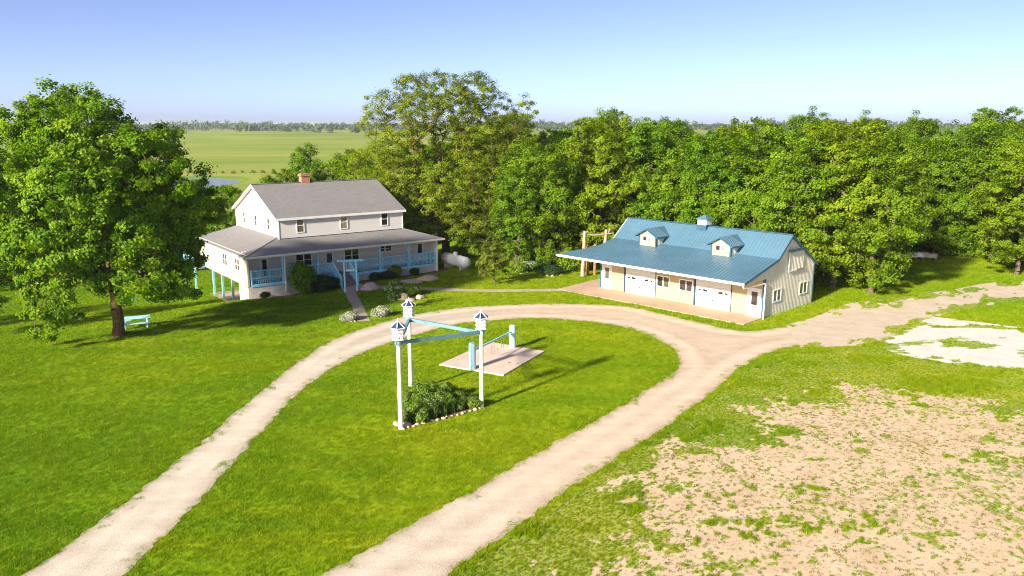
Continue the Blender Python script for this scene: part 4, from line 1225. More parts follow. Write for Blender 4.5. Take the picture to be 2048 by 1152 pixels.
def clumps_from_lobes(lobes, spacing, seed, jitter=.3):
    rg = np.random.default_rng(seed); out = []
    for (x, y, z, r) in lobes:
        n = max(3, int(4 * math.pi * r * r / (spacing * spacing) * .85))
        i = np.arange(n) + .5; ph = np.arccos(1 - 2 * i / n); th = math.pi * (1 + 5 ** .5) * i + rg.random() * 6
        p = np.stack([np.cos(th) * np.sin(ph), np.sin(th) * np.sin(ph), np.cos(ph) * .85], -1) * r * rg.uniform(.72, 1.08, (n, 1)) + (x, y, z)
        out.append(p + rg.normal(size=p.shape) * jitter)
    P = np.concatenate(out)
    keep = []
    for i, p in enumerate(P):                     # thin out clumps that overlap, and those deep inside a crown
        if p[2] < .55: continue
        if keep and np.min(np.linalg.norm(P[keep] - p, axis=1)) < spacing * .62: continue
        depth = max((r - math.dist(p, (x, y, z))) / r for (x, y, z, r) in lobes)
        if depth > .55 and rg.random() < .7: continue
        keep.append(i)
    return P[keep]

def tree_meshes(name, lobes, H, fork, tr, seed, spacing, rc, leaves, size, leafmat, barkmat, flat_=.75, aspect=.55, lean=(0, 0), up=.5, leader=.72):
    C = clumps_from_lobes(lobes, spacing, seed)
    core = np.array([0, 0, H * .5])
    V, F, t = leaf_cloud(C, np.random.default_rng(seed).uniform(.55, 1.25, len(C)) * rc, leaves, size, seed, flat_, up, .8, core, aspect)
    crown = np_mesh('crown', V, F, leafmat, {'tint': t})
    V, F = skeleton(C, fork, H, tr, seed, lean, leader=leader)
    trunk = np_mesh('trunk', V, F, barkmat, smooth=True)
    return crown, trunk

def plant_tree(name, meshes, x, y, label, cat='tree', group=None, rz=0.0, s=1.0, sz=None, z=None):
    r = empty(name, (x, y, (gz(x, y) if z is None else z) - .05), rz)
    r.scale = (s, s, sz or s)
    tag(r, label, cat, group)
    put('crown', meshes[0], r); put('trunk', meshes[1], r)
    return r

# the big oak on the left lawn
ox, oy = flat(239, 671)
PXM = FOC / math.hypot(oy, 14)
def lobe(px, py, r, y=0.0, px0=239, py0=671, s=PXM): return ((px - px0) / s, y, (py0 - py) / s, r / s)
oak = []
for (px, py, r, ys) in [(178, 205, 46, (0, 1.5)), (262, 222, 42, (-.6,)), (118, 238, 48, (-1, 2)), (52, 270, 52, (0, )), (215, 275, 66, (-2, 2.5)), (322, 280, 52, (-1, 2)),
                        (20, 330, 50, (-1.5, 1.8)), (120, 345, 80, (-4, 0, 4)), (255, 350, 84, (-4.5, 0.5, 4.5)), (368, 345, 44, (-1.5, 2)), (388, 400, 42, (-.5, 2)), (60, 400, 50, (-2, 2.5)),
                        (125, 455, 64, (-4, 3)), (215, 455, 66, (-5, 4)), (320, 440, 70, (-4, 1, 4)), (392, 470, 34, (0,)), (350, 520, 48, (-3, 2)), (90, 495, 46, (-1,)), (150, 530, 46, (-3.5, 1.5)), (225, 530, 44, (-4, 3)),
                        (340, 575, 30, (-1,)), (382, 560, 28, (-1.5,)), (150, 585, 40, (-3.2,)), (185, 610, 32, (-3.6,)), (135, 625, 26, (-2.8,)), (300, 545, 36, (-3,))]:
    for y in ys: oak.append(lobe(px, py, r, y))
oak = [(x, y, z * .96, r * .9) for x, y, z, r in oak]
OAK = tree_meshes('oak', oak, 17.4, 3.2, .36, 5, 1.08, .62, 230, .205, M['leaf_oak'], M['bark'], .72, .6, leader=.8)
plant_tree('oak_tree', OAK, ox, oy, 'huge spreading oak with thick trunk on the left lawn beside the picnic table', z=0.0)

# the airy locust behind the porch end
cxl, cyl_ = survey(887, 524)
cyl_ += 3.0
PL2 = FOC / math.hypot(cyl_, 14)
loc = []
for (px, py, r, ys) in [(830, 180, 34, (0, 2)), (890, 180, 34, (-1, 2)), (950, 185, 36, (0, 3)), (775, 215, 36, (0,)), (845, 230, 42, (-3, 2)), (920, 225, 42, (-3, 3)), (985, 225, 36, (1,)), (1040, 225, 28, (0,)),
                        (760, 250, 30, (-1.5,)), (1010, 270, 44, (-2, 3)), (800, 300, 46, (-3, 2)), (890, 290, 44, (3,)), (960, 300, 50, (-4, 3)), (745, 330, 40, (-1, 2)), (1040, 310, 36, (0,)),
                        (800, 370, 48, (-3, 3)), (900, 370, 50, (-5, 3)), (990, 370, 48, (-4, 2)), (850, 430, 44, (-4, 2)), (930, 440, 44, (-4, 2)), (1010, 430, 36, (-3,)), (770, 415, 36, (0,))]:
    for y in ys: loc.append(lobe(px, py, r, y, 887, 527, PL2))
loc = [(x, y, z * .955, r) for x, y, z, r in loc]
LOC = tree_meshes('locust', loc, 19.0, 3.6, .46, 9, 1.0, .66, 125, .185, M['leaf_locust'], M['bark'], .62, .40, up=.9, leader=.72)
plant_tree('locust_tree', LOC, cxl, cyl_, 'tall airy yellow-green locust tree with bare limbs behind the porch end')

# woodland kinds
def random_lobes(seed, H, Rc, base):
    rg = random.Random(seed); L = []
    zc = (H + base) / 2; hz = (H - base) / 2
    n = 20
    for i in range(n):
        t = (i + .5) / n; z = base + (H - base) * (.04 + .86 * t)
        wmax = Rc * math.sqrt(max(.05, 1 - ((z - zc * .90) / (hz * 1.15)) ** 2))
        a = i * 2.4 + rg.uniform(-.6, .6); d = wmax * rg.uniform(.35, .92)
        L.append((math.cos(a) * d, math.sin(a) * d, z + rg.uniform(-.4, .4), Rc * rg.uniform(.20, .42)))
    for _ in range(4):
        a, d = rg.uniform(0, 6.28), rg.uniform(.1, .5) * Rc
        L.append((math.cos(a) * d, math.sin(a) * d, H - rg.uniform(.2, 1.6), Rc * rg.uniform(.16, .28)))
    L.append((rg.uniform(-1, 1), rg.uniform(-1, 1), zc, Rc * .55))
    return L
KINDS = []
for i, (H, Rc, base, sp, rc, lv, sz, fl, lm) in enumerate([(14.6, 3.9, 1.3, .98, .66, 135, .24, .80, 'leaf_wood'), (15.0, 4.4, 1.2, 1.05, .72, 140, .24, .74, 'leaf_wood2'), (14.0, 3.5, 2.0, .92, .60, 125, .22, .8, 'leaf_wood2'),
                                                         (15.4, 4.2, 1.6, 1.02, .68, 130, .25, .72, 'leaf_wood'), (14.4, 4.5, 1.1, 1.08, .74, 145, .24, .78, 'leaf_wood'), (15.2, 3.8, 1.4, .95, .62, 130, .20, .66, 'leaf_wood2')]):
    KINDS.append(tree_meshes('wood', random_lobes(40 + i, H, Rc, base), H, base + 1.2, .25, 60 + i, sp, rc, lv, sz, M[lm], M['bark_pale'], fl, .58, leader=.85))
def shrub_meshes(seed, H, Rc, mat, leaves, size, rc=.4, sp=.55, flat_=.9):
    rg = random.Random(seed)
    lobes = [(rg.uniform(-.4, .4) * Rc, rg.uniform(-.4, .4) * Rc, H * rg.uniform(.35, .7), Rc * rg.uniform(.4, .6)) for _ in range(6)] + [(0, 0, H * .45, Rc * .7)]
    rgn = np.random.default_rng(seed)
    C = []
    for (x, y, z, r) in lobes:
        n = max(6, int(4 * math.pi * r * r / (sp * sp)))
        d = rgn.normal(size=(n, 3)); d /= np.linalg.norm(d, axis=1)[:, None]
        C.append(np.array([x, y, z]) + d * r * np.array([1, 1, .9 * H / (2 * Rc)]))
    C = np.concatenate(C); C[:, 2] = np.clip(C[:, 2], .12, H)
    V, F, t = leaf_cloud(C, np.full(len(C), rc), leaves, size, seed, flat_, .5, .8, (0, 0, H * .3), .5)
    V[:, 2] = np.maximum(V[:, 2], .0)
    crown = np_mesh('foliage', V, F, mat, {'tint': t})
    m = MB()
    for _ in range(7):
        a = rg.uniform(0, 6.28); e = rg.uniform(.2, .7) * Rc
        m.cyl((rg.uniform(-.1, .1), rg.uniform(-.1, .1), -.1), (math.cos(a) * e, math.sin(a) * e, H * rg.uniform(.5, .8)), .03, .012, 5)
    return crown, m.mesh('stem', M['bark'])
def plant_shrub(name, meshes, x, y, label, cat, group=None, s=1.0, sz=None, rz=0.0):
    r = empty(name, (x, y, gz(x, y)), rz); r.scale = (s, s, sz or s)
    tag(r, label, cat, group); put('foliage', meshes[0], r); put('stem', meshes[1], r); return r

GW = 'trees along the front of the woods'
front = []
def ft(x, y, kind, s, label): front.append((x, y, kind, s, label))
x, y = survey(1033, 537); ft(x, y, 2, .80, 'woodland tree with slim orange-brown trunk standing left of the woodside bed')
x, y = survey(1089, 533); ft(x, y, 0, .88, 'woodland tree with stout brown trunk standing right of the woodside bed')
x, y = survey(975, 505); ft(x, y + 2, 4, .92, 'dense woodland tree right behind the young sapling')
x, y = survey(930, 492); ft(x, y + 4, 1, .85, 'broad woodland tree just behind the white propane tank')
for i, (u, v, kd, s) in enumerate([(-8.0, 9.2, 3, .98), (-5.0, 13.0, 1, 1.0), (-1.4, 14.6, 0, .98), (1.8, 13.2, 2, .95), (5.0, 13.4, 4, .95), (8.2, 14.2, 5, .97), (11.2, 13.0, 1, .98), (14.2, 14.4, 3, .96), (17.2, 15.0, 0, .95)]):
    p = bw(u, v); ft(p[0], p[1], kd, s, '%s woodland tree from the left in the row directly behind the blue-roofed shed' % ORD[i])
for (px, py, kd, s, lab) in [(1646, 553, 2, .86, 'woodland tree with pale bare trunk just right of the shed gable'), (1735, 512, 4, 1.0, 'broad woodland tree hanging over the lawn between shed and white boxes'),
                             (1790, 505, 0, .95, 'woodland tree with grey trunk left of the row of white boxes'), (1868, 508, 3, .9, 'woodland tree right behind the row of white boxes'),
                             (1925, 512, 1, .95, 'dense woodland tree right of the row of white boxes'), (1981, 524, 0, .95, 'woodland tree with straight pale trunk near the right edge'),
                             (2034, 550, 3, .88, 'nearest woodland tree at the right edge, with pale flared trunk'), (2100, 545, 1, .95, 'woodland tree cut off by the right edge of the picture')]:
    x, y = flat(px, py); ft(x, y, kd, s, lab)
for i, (x, y, kd, s, lab) in enumerate(front):
    plant_tree('woodland_tree', KINDS[kd], x, y, lab, 'tree', GW, i * 1.7, s, s * (0.86 + .12 * ((i * 37) % 10) / 10))
# depth of the woods
az = np.array([x / y for x, y, *_ in front]); dist = np.array([y for x, y, *_ in front]); o_ = np.argsort(az); az, dist = az[o_], dist[o_]
placed = [(x, y) for x, y, *_ in front] + [(cxl, cyl_)]
rg = random.Random(8)
deep_trees = []
for ring in range(2400):
    y = rg.uniform(74, 175); a = rg.uniform(-.10, .74); x = a * y
    fd = float(np.interp(a, az, dist))
    if y < fd + 3.6 or y > fd + 56: continue
    if a < -.02 and y < 92: continue
    md = min(math.hypot(x - q[0], y - q[1]) for q in placed)
    if md < (4.5 if y < fd + 22 else 6.2): continue
    placed.append((x, y))
    s = rg.uniform(.76, 1.08)
    if rg.random() < .08: s *= 1.04
    deep_trees.append((x, y, y < fd + 14, rg.randrange(6), rg.uniform(0, 6.28), s, s * rg.uniform(.84, 1.0)))
zones = [(-1, .06, 'above the lawn between house and shed'), (.06, .165, 'left of the shed ridge'), (.165, .275, 'above the left half of the shed roof'), (.275, .385, 'above the right half of the shed roof'), (.385, .50, 'between the shed and the white boxes'), (.50, .60, 'around and right of the white boxes'), (.60, 9, 'at the right edge')]
for lo, hi, where in zones:
    for second in (True, False):
        row = sorted([t for t in deep_trees if lo <= t[0] / t[1] < hi and t[2] == second], key=lambda t: t[0] / t[1])
        for i, (x, y, _, kd, rz, s, sz) in enumerate(row):
            if second: lab, gp = '%s from left of the second-row woodland trees %s' % (ORD[i], where), 'second row of the woods'
            else: lab, gp = '%s from left of the farther crown tops %s' % (ORD[i], where), 'trees deep in the woods'
            plant_tree('woodland_tree', KINDS[kd], x, y, lab, 'tree', gp, rz, s, sz)
# one dark crown standing above the canopy left of the shed
x, y = 12.5, 104.0
plant_tree('woodland_tree', KINDS[2], x, y, 'dark green crown rising highest above the woods left of the shed', 'tree', 'trees deep in the woods', 1.1, 1.0, 1.10)

# trees in the hollow behind the house and beyond the left lawn
def at_depth(px, Y): return ((px - 1024) / FOC * Y / math.cos(0) * 1.0, Y)
hollow = [(618, 112, 2, .92, 1.10, 'lone tall dark tree standing behind the chimney'), (560, 105, 4, .80, .84, 'rounded bushy tree behind the left half of the house roof'), (505, 108, 0, .72, .66, 'bushy tree just behind the left gable'),
          (455, 98, 1, .74, .70, 'bushy tree between the oak crown and the left gable'), (425, 112, 2, .75, .74, 'bushy tree partly hidden behind the oak crown'), (665, 112, 1, .8, .88, 'rounded tree right of the lone dark tree behind the roof'), (705, 106, 4, .95, .98, 'bushy tree behind the right end of the house roof'),
          (755, 103, 0, .95, .86, 'tree filling the gap between house roof and locust'), (715, 125, 3, .95, .9, 'tree standing farther back left of the locust'), (800, 108, 1, .95, .9, 'tree right behind the locust trunk'),
          (540, 125, 2, .8, .72, 'low tree farther down the hollow behind the left gable'),
          (120, 92, 1, .95, .85, 'dark tree beyond the left lawn, right end of that row'), (60, 90, 4, .95, .85, 'dark tree beyond the left lawn, second from the right of that row'), (5, 90, 0, .98, .85, 'dark tree beyond the left lawn, at the left edge'),
          (-60, 86, 3, .95, .9, 'dark tree beyond the left lawn, mostly outside the left edge'), (95, 104, 3, 1.0, .9, 'tree farther back beyond the left lawn, right one'), (25, 104, 1, 1.0, .9, 'tree farther back beyond the left lawn, left one'),
          (180, 104, 0, 1.0, .8, 'tree beyond the lawn hidden behind the oak crown, left one'), (240, 100, 4, 1.0, .8, 'tree beyond the lawn hidden behind the oak crown, middle one'), (310, 104, 1, 1.0, .8, 'tree beyond the lawn hidden behind the oak crown, right one'), (370, 108, 3, .95, .75, 'tree beyond the lawn at the right side of the oak crown')]
for i, (px, Y, kd, s, sz, lab) in enumerate(hollow):
    x, y = at_depth(px, Y)
    plant_tree('hollow_tree', KINDS[kd], x, y, lab, 'tree', None, i * 2.1, s, sz)
x, y = flat(-50, 640)
plant_tree('lawn_tree', KINDS[2], x, y, 'smaller dark tree leaning into the picture at the left edge', 'tree', None, 2.0, 1.0, .66)
# trees beside the lawn outside the picture, whose shadows streak the grass
for i, (x, y, kd, sc_, lab) in enumerate([(-60, 45, 4, .95, 'lawn tree outside the left edge whose shadow streaks the grass before the oak'), (-60, 14, 3, .9, 'lawn tree outside the left edge whose shadow tip crosses the near lawn')]):
    plant_tree('lawn_tree', KINDS[kd], x, y, lab, 'tree', None, i * 1.3, sc_)

# sapling, staked young tree
sx_, sy_ = survey(988, 570)
sl = [(0, 0, 3.5, .55), (.3, .1, 2.8, .75), (-.45, 0, 2.5, .75), (0.1, -.3, 2.1, .8), (.75, .2, 1.9, .5), (-.9, .1, 1.75, .5), (0, 0, 4.0, .3), (1.05, 0, 1.6, .3), (-1.2, 0, 1.5, .3)]
SAP = tree_meshes('sapling', sl, 4.2, 1.35, .065, 77, .42, .30, 55, .17, M['leaf_young'], M['bark_pale'], .7, .6, leader=.85)
plant_tree('sapling', SAP, sx_, sy_, 'bright yellow-green young sapling on the lawn between house and shed')
x, y = survey(786.5, 622)
YT = tree_meshes('young', [(0, 0, 1.75, .32), (.12, 0, 1.35, .28), (.2, 0, 1.05, .18), (-.15, 0, 1.6, .2)], 2.0, 1.0, .03, 78, .25, .17, 60, .11, M['leaf_dark'], M['bark_pale'], .9, .5)
plant_tree('young_tree', YT, x, y, 'tiny dark-leaved tree on a thin pale stem near the walk')

# shrubs and flowers
SH_BIG = shrub_meshes(3, 2.7, 1.3, M['leaf_oak'], 30, .2, .38, .5)
SH_DARK = shrub_meshes(4, 1.4, 1.1, M['leaf_dark'], 70, .13, .32, .45)
SH_SILV = shrub_meshes(5, .8, .72, M['leaf_silver'], 26, .10, .2, .26)
SH_BED = shrub_meshes(6, 1.25, .9, M['leaf_bed'], 34, .21, .30, .36)
SH_WOOD = shrub_meshes(7, 2.2, 1.9, M['leaf_wood'], 75, .30, .5, .7)
p = hw(4.9, -.55); plant_shrub('shrub', SH_BIG, p[0], p[1], 'tall bright green shrub in front of the porch railing', 'shrub', None, 1.0, 1.12)
p = hw(6.7, -.75); plant_shrub('shrub', SH_DARK, p[0], p[1], 'dark rounded shrub between the tall shrub and the steps', 'shrub')
p = hw(7.6, -.7); plant_shrub('shrub', SH_DARK, p[0], p[1], 'smaller dark shrub hard against the front steps', 'shrub', None, .72, .8)
p = hw(1.6, -.15); plant_shrub('shrub', SH_DARK, p[0], p[1], 'tiny dark plant by the left foundation corner', 'plant', None, .42, .4)
p = hw(12.3, -.25); plant_shrub('shrub', SH_DARK, p[0], p[1], 'low dark shrub under the right porch railing, left one', 'shrub', None, .6, .5)
p = hw(13.6, -.3); plant_shrub('shrub', SH_DARK, p[0], p[1], 'low dark shrub under the right porch railing, beside the flowering bush', 'shrub', None, .75, .5)
p = hw(14.4, -.1); plant_shrub('shrub', SH_BED, p[0], p[1], 'upright loose bush against the right porch foundation', 'shrub', None, .7, 1.0)
p = hw(16.6, -.1); plant_shrub('shrub', SH_DARK, p[0], p[1], 'small dark plant under the far end of the porch', 'plant', None, .45, .5)
x, y = survey(700, 641); plant_shrub('flower_clump', SH_SILV, x, y, 'silvery white flower clump left of the walk end', 'flowers', None, .95, .8)
x, y = survey(763, 633); plant_shrub('flower_clump', SH_SILV, x, y, 'silvery white flower clump right of the walk end', 'flowers', None, 1.0, 1.0)
x, y = survey(823, 592); plant_shrub('rock_plant', SH_BED, x, y, 'leafy plant growing among the lawn rockery', 'plant', None, .75, .8)
x, y = survey(833, 590); plant_shrub('rock_plant', SH_SILV, x, y, 'pale flowering plant at the back of the lawn rockery', 'plant', None, .6, .7)
for px, py, me, s, sz, lab in ((1052, 541, SH_SILV, 1.15, 1.1, 'white flowering clump in the woodside bed'), (1066, 539, SH_SILV, 1.0, 1.0, 'second white flowering clump in the woodside bed, to the right'), (1040, 545, SH_BED, .9, .8, 'yellowish leafy plant at the left of the woodside bed'), (1046, 536, SH_BED, 1.0, 1.2, 'tall leafy plant at the back of the woodside bed'),
                               (1085, 545, SH_BED, 1.05, .9, 'leafy plant in the middle of the woodside bed'), (1098, 549, SH_DARK, .9, .7, 'dark leafy plant at the right of the woodside bed'), (1110, 550, SH_DARK, .8, .6, 'low dark plant at the right end of the woodside bed')):
    x, y = survey(px, py); plant_shrub('bed_plant', me, x, y, lab, 'plant', None, s, sz)
# main flower bed
rg = random.Random(5)
bedp = []
tri = [np.array(q) for q in (PL, PB, PR)]
for i in range(600):
    a, b = rg.random(), rg.random()
    if a + b > 1: a, b = 1 - a, 1 - b
    p = tri[0] + (tri[1] - tri[0]) * a + (tri[2] - tri[0]) * b
    p = p + np.array([0, .25])
    if polydist(p[0], p[1], tri) < .42 and rg.random() < .85: continue
    if all(math.hypot(*(p - q)) > .46 for q in bedp): bedp.append(p)
for i, p in enumerate(bedp):
    plant_shrub('bed_perennial', SH_BED, p[0], p[1], 'bushy green perennial packed in the flower bed under the poles', 'plant', 'green perennials in the flower bed', rg.uniform(.34, .52), rg.uniform(.40, .85) * (1.0 if p[0] < -2.8 else .66), rg.uniform(0, 6))
def strap_clump(seed, n, h, r, mat):
    rg = random.Random(seed); m = MB()
    for _ in range(n):
        a = rg.uniform(0, 6.28); l = h * rg.uniform(.7, 1.1); sp = r * rg.uniform(.15, 1); b0 = Vector((rg.gauss(0, .06), rg.gauss(0, .06), 0))
        d = Vector((math.cos(a), math.sin(a), 0)); s = Vector((-d.y, d.x, 0)) * .014
        p1 = b0 + d * sp * .4 + Vector((0, 0, l * .65)); p2 = b0 + d * sp + Vector((0, 0, l))
        m.add([b0 - s, b0 + s, p1 + s, p1 - s, p2], [(0, 1, 2, 3), (3, 2, 4)])
    me = m.mesh('blades', mat); at = me.attributes.new('tint', 'FLOAT', 'POINT'); at.data.foreach_set('value', np.repeat(np.random.default_rng(seed).random(n), 5).astype(np.float32)); return me
STR = strap_clump(2, 90, 1.0, .42, M['leaf_blade'])
FLW = MB()
for i in range(24):
    a, q = rg.uniform(0, 6.28), rg.uniform(0, .42); c = Vector((math.cos(a) * q * 1.2, math.sin(a) * q * 1.2, rg.uniform(.85, 1.2)))
    FLW.cyl(c - Vector((0, 0, .01)), c + Vector((0, 0, .01)), .012, .008, 5)
FLW = FLW.mesh('flowers', M['white'])
for px, py, s, fl, lab in ((868, 838, 1.0, True, 'bright green strap-leaved clump with tiny white flowers in the flower bed'), (846, 842, .9, False, 'dark strap-leaved clump at the left front of the flower bed'), (888, 832, .85, False, 'strap-leaved clump right of the white flowers in the flower bed'), (832, 846, .8, False, 'strap-leaved clump nearest the left pole in the flower bed'), (856, 840, .95, False, 'strap-leaved clump just left of the white flowers in the flower bed'), (905, 826, .8, False, 'strap-leaved clump in the right half of the flower bed'), (925, 820, .7, False, 'strap-leaved clump nearest the right-hand pole in the flower bed')):
    x, y = survey(px, py); r_ = empty('strap_plant', (x, y, gz(x, y)), 0); r_.scale = (s,) * 3; tag(r_, lab, 'plant')
    put('blades', STR, r_)
    if fl: put('flowers', FLW, r_)
# undergrowth at the foot of the woods
ug = [(1000, 516), (1055, 520), (1110, 530), (1140, 540), (1150, 545), (1690, 520), (1725, 512), (1760, 508), (1800, 508), (1890, 512), (1915, 513), (1945, 516), (2010, 523), (940, 505), (960, 508), (1015, 522), (1070, 528), (1125, 536), (1660, 535), (1675, 527), (1705, 516), (1745, 510), (1780, 507), (1905, 514), (1930, 516), (1965, 519), (1995, 524), (2025, 535)]
for i, (px, py) in enumerate(ug):
    x, y = flat(px, py - 4)
    near = sorted(q for q in ug if (q[0] < 1200) == (px < 1200)); lab = '%s undergrowth shrub from the left below the trees %s of the shed' % (ORD[near.index((px, py))], 'left' if px < 1200 else 'right')
    plant_shrub('undergrowth_shrub', SH_WOOD, x, y, lab, 'shrub', 'undergrowth left of the shed' if px < 1200 else 'undergrowth right of the shed', .75 + .3 * ((i * 7) % 5) / 5, .7 + .4 * ((i * 3) % 5) / 5, i * 1.1)

# ------------------------------------------------------------------ far country: wooded skyline
rgn = np.random.default_rng(17)
n = 2600
fy = rgn.uniform(1180, 3600, n); fxx = rgn.uniform(-.85, .85, n) * fy
keep = (vnoise(fxx, fy, 260, 3) > .30)
fxx, fy = fxx[keep], fy[keep]
hh = rgn.uniform(7, 14, len(fy)) * np.where(vnoise(fxx, fy, 300, 9) > .6, 1.25, .85)
fz = T(fxx, fy)
C = np.concatenate([np.stack([fxx + rgn.normal(size=len(fy)) * 4, fy, fz + hh * q], -1) for q in (.35, .62, .85)])
rad = np.concatenate([hh * .62, hh * .55, hh * .36])
V, F, t = leaf_cloud(C, rad, 26, 3.6, 4, .75, .4, 1.0, (0, 1800, -400), .8, .75)
tag(put('far_woods', np_mesh('far_woods', V, F, M['leaf_far'], {'tint': t})), 'hazy line of distant woods along the horizon', 'woods', None, 'stuff')
# scrub along the far side of the pond and in the field
n = 70
qx = rgn.uniform(-175, -40, n); qy = 372 + rgn.normal(size=n) * 5 + rgn.uniform(0, 8, n)
sel = rgn.random(n) < .45
C = np.stack([qx, qy, T(qx, qy) + .5], -1)[sel]
V, F, t = leaf_cloud(C, rgn.uniform(.6, 1.6, len(C)), 60, .8, 5, .6, .5)
tag(put('pond_scrub', np_mesh('pond_scrub', V, F, M['leaf_wood'], {'tint': t})), 'low scrub on the far bank of the pond', 'scrub', None, 'stuff')
# ------------------------------------------------------------------ grass
def tuft_mesh(seed, nb, h, r, w, mat='blade'):
    rg = np.random.default_rng(seed)
    a = rg.random(nb) * 6.283; d = rg.random(nb) ** .6 * r
    bx = np.stack([np.cos(a) * d, np.sin(a) * d, np.full(nb, -.01)], -1)
    la = rg.random(nb) * 6.283; ln = h * rg.uniform(.6, 1.2, nb); le = ln * rg.uniform(.15, .8, nb)
    tip = bx + np.stack([np.cos(la) * le, np.sin(la) * le, ln], -1)
    sa = la + 1.57 + rg.normal(size=nb) * .6; s = np.stack([np.cos(sa), np.sin(sa), np.zeros(nb)], -1) * w / 2
    V = np.stack([bx - s, bx + s, tip], 1).reshape(-1, 3)
    return np_mesh('tuft', V, np.arange(nb * 3).reshape(-1, 3), M[mat])
TUFTS = [bpy.data.objects.new('tuft_source', tuft_mesh(1, 26, .07, .12, .016)), bpy.data.objects.new('tuft_source', tuft_mesh(2, 34, .14, .13, .020)), bpy.data.objects.new('tuft_source', tuft_mesh(3, 16, .045, .085, .028, 'stubble'))]

def scatter(name, pts, scales, tuft, label):
    me = bpy.data.meshes.new(name)
    me.vertices.add(len(pts)); me.vertices.foreach_set('co', np.asarray(pts, np.float32).ravel())
    a = me.attributes.new('sc', 'FLOAT', 'POINT'); a.data.foreach_set('value', np.asarray(scales, np.float32))
    a = me.attributes.new('rz', 'FLOAT', 'POINT'); a.data.foreach_set('value', RNG.random(len(pts)).astype(np.float32) * 6.283)
    o = put(name, me); tag(o, label, 'grass', None, 'stuff')
    g = bpy.data.node_groups.new(name, 'GeometryNodeTree')
    g.interface.new_socket('Geometry', in_out='INPUT', socket_type='NodeSocketGeometry')
    g.interface.new_socket('Geometry', in_out='OUTPUT', socket_type='NodeSocketGeometry')
    gi, go = g.nodes.new('NodeGroupInput'), g.nodes.new('NodeGroupOutput')
    mp = g.nodes.new('GeometryNodeMeshToPoints'); ip = g.nodes.new('GeometryNodeInstanceOnPoints')
    oi = g.nodes.new('GeometryNodeObjectInfo'); oi.inputs['Object'].default_value = tuft; oi.inputs['As Instance'].default_value = True
    na = g.nodes.new('GeometryNodeInputNamedAttribute'); na.data_type = 'FLOAT'; na.inputs['Name'].default_value = 'sc'
    nr = g.nodes.new('GeometryNodeInputNamedAttribute'); nr.data_type = 'FLOAT'; nr.inputs['Name'].default_value = 'rz'
    cr = g.nodes.new('ShaderNodeCombineXYZ')
    g.links.new(gi.outputs[0], mp.inputs['Mesh']); g.links.new(mp.outputs[0], ip.inputs['Points'])
    g.links.new(oi.outputs['Geometry'], ip.inputs['Instance']); g.links.new(na.outputs['Attribute'], ip.inputs['Scale'])
    g.links.new(nr.outputs['Attribute'], cr.inputs['Z']); g.links.new(cr.outputs[0], ip.inputs['Rotation'])
    g.links.new(ip.outputs[0], go.inputs[0])
    md = o.modifiers.new('scatter', 'NODES'); md.node_group = g
    return o

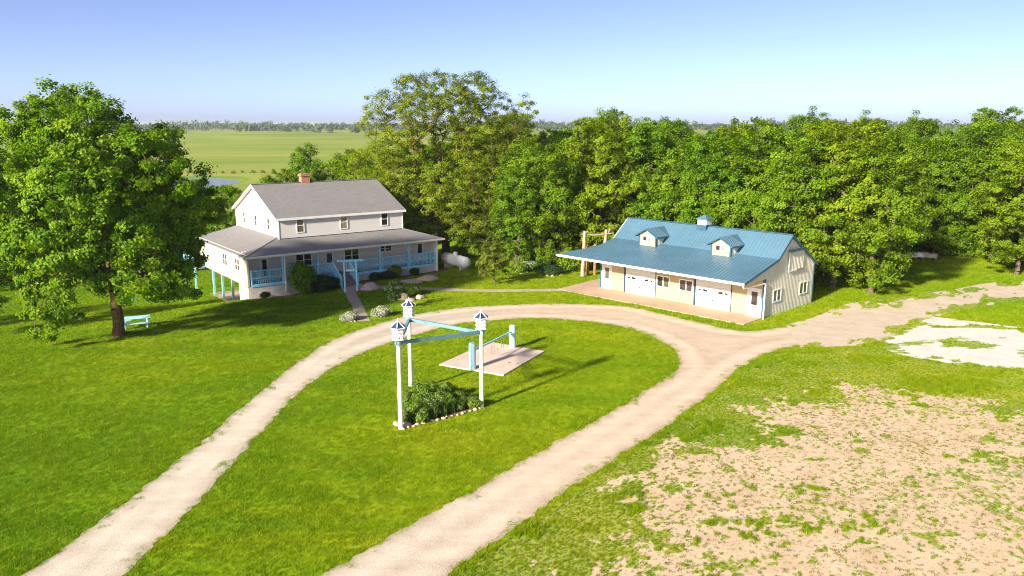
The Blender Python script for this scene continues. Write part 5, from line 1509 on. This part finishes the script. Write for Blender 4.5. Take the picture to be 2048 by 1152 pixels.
hard = [[tuple(p) for p in q] for q in (APRON, WALK1, WALK2, SLAB, BED, HBED, HBED2)] + [[tuple(hw(u, v)) for u, v in ((.3, .45), (19.5, .45), (19.5, 15), (.3, 15))], [tuple(bw(u, v)) for u, v in ((0, 0), (15.5, 0), (15.5, 7.7), (0, 7.7))]]
coarse_drive = [tuple(p) for p in DRIVE[::2]]
pts = []; scs = []
for (y0, y1, dens, sc) in ((18, 34, 75, 1.0), (34, 50, 48, 1.15), (50, 72, 20, 1.5), (72, 100, 8, 2.1)):
    xm = y1 * .74 + 3; n = int(2 * xm * (y1 - y0) * dens)
    X = RNG.uniform(-xm, xm, n); Y = RNG.uniform(y0, y1, n)
    ok = np.abs(X) < Y * .70 + 3
    X, Y = X[ok], Y[ok]
    if y0 < 60:
        pd_ = polydist(X, Y, coarse_drive[::4]); rr2 = RNG.random(len(X))
        ok = ~inpoly(X, Y, coarse_drive) | ((pd_ < .14) & (rr2 < .4)) | ((pd_ < .6) & (rr2 < .30 * sstep(.58, .78, fbm(X, Y, .8, 77, 3))))
    else: ok = np.ones(len(X), bool)
    for h in hard: ok &= ~inpoly(X, Y, h)
    for h in (field_out, pad_out, track_out): ok &= ~inpoly(X, Y, h)
    X, Y = X[ok], Y[ok]
    pts.append(np.stack([X, Y, T(X, Y)], -1)); scs.append(sc * RNG.uniform(.7, 1.25, len(X)) * (.75 + .5 * vnoise(X, Y, 1.3, 5)))
scatter('lawn_grass', np.concatenate(pts), np.concatenate(scs), TUFTS[0], 'mown green grass covering the lawns')
pts = []; scs = []
for X, Y, G, dens, sc in ((FX, FY, FG, .60, .60), (PX, PY, PG, .5, .7), (TX, TY, TG, .42, .8)):
    ok = (RNG.random(len(X)) < dens * np.clip((G - .40) * 4, 0, 1))
    for h in (SLAB, ): pass
    x_, y_ = X[ok] + RNG.normal(size=ok.sum()) * .04, Y[ok] + RNG.normal(size=ok.sum()) * .04
    pts.append(np.stack([x_, y_, T(x_, y_) + .01], -1)); scs.append(sc * RNG.uniform(.5, 1.3, len(x_)) * (.45 + .6 * G[ok]) * (.7 + .9 * sstep(.5, .75, fbm(x_, y_, 1.6, 55, 3))))
ok = (RNG.random(len(FX)) < .135 * np.clip(1.15 - FG, 0, 1) * sstep(.25, .75, fbm(FX, FY, 4.0, 120, 3) + .12))
x_, y_ = FX[ok] + RNG.normal(size=ok.sum()) * .05, FY[ok] + RNG.normal(size=ok.sum()) * .05
scatter('dry_stubble', np.stack([x_, y_, T(x_, y_) + .012], -1), RNG.uniform(.35, 1.3, len(x_)), TUFTS[2], 'sparse brownish stubble and seedlings dotted over the bare soil')
scatter('weedy_grass', np.concatenate(pts), np.concatenate(scs), TUFTS[1], 'patchy weeds and grass growing through the bare soil and gravel')

# ------------------------------------------------------------------ summer haze
k = N('summer_haze'); k.t.nodes.remove(k.b)
pv = k.n('VolumePrincipled'); pv.inputs['Color'].default_value = (0.86, 0.91, 1.0, 1); pv.inputs['Density'].default_value = 0.00012
pv.inputs['Anisotropy'].default_value = 0.2
k.l(pv.outputs[0], k.out.inputs['Volume'])
hz = MB().box(-8200, 8200, -520, 10200, float(ZZ.min()) - 1.0, 27.0).build('haze', k.m)
tag(hz, 'thin pale summer haze over the distant fields', 'haze', None, 'stuff')
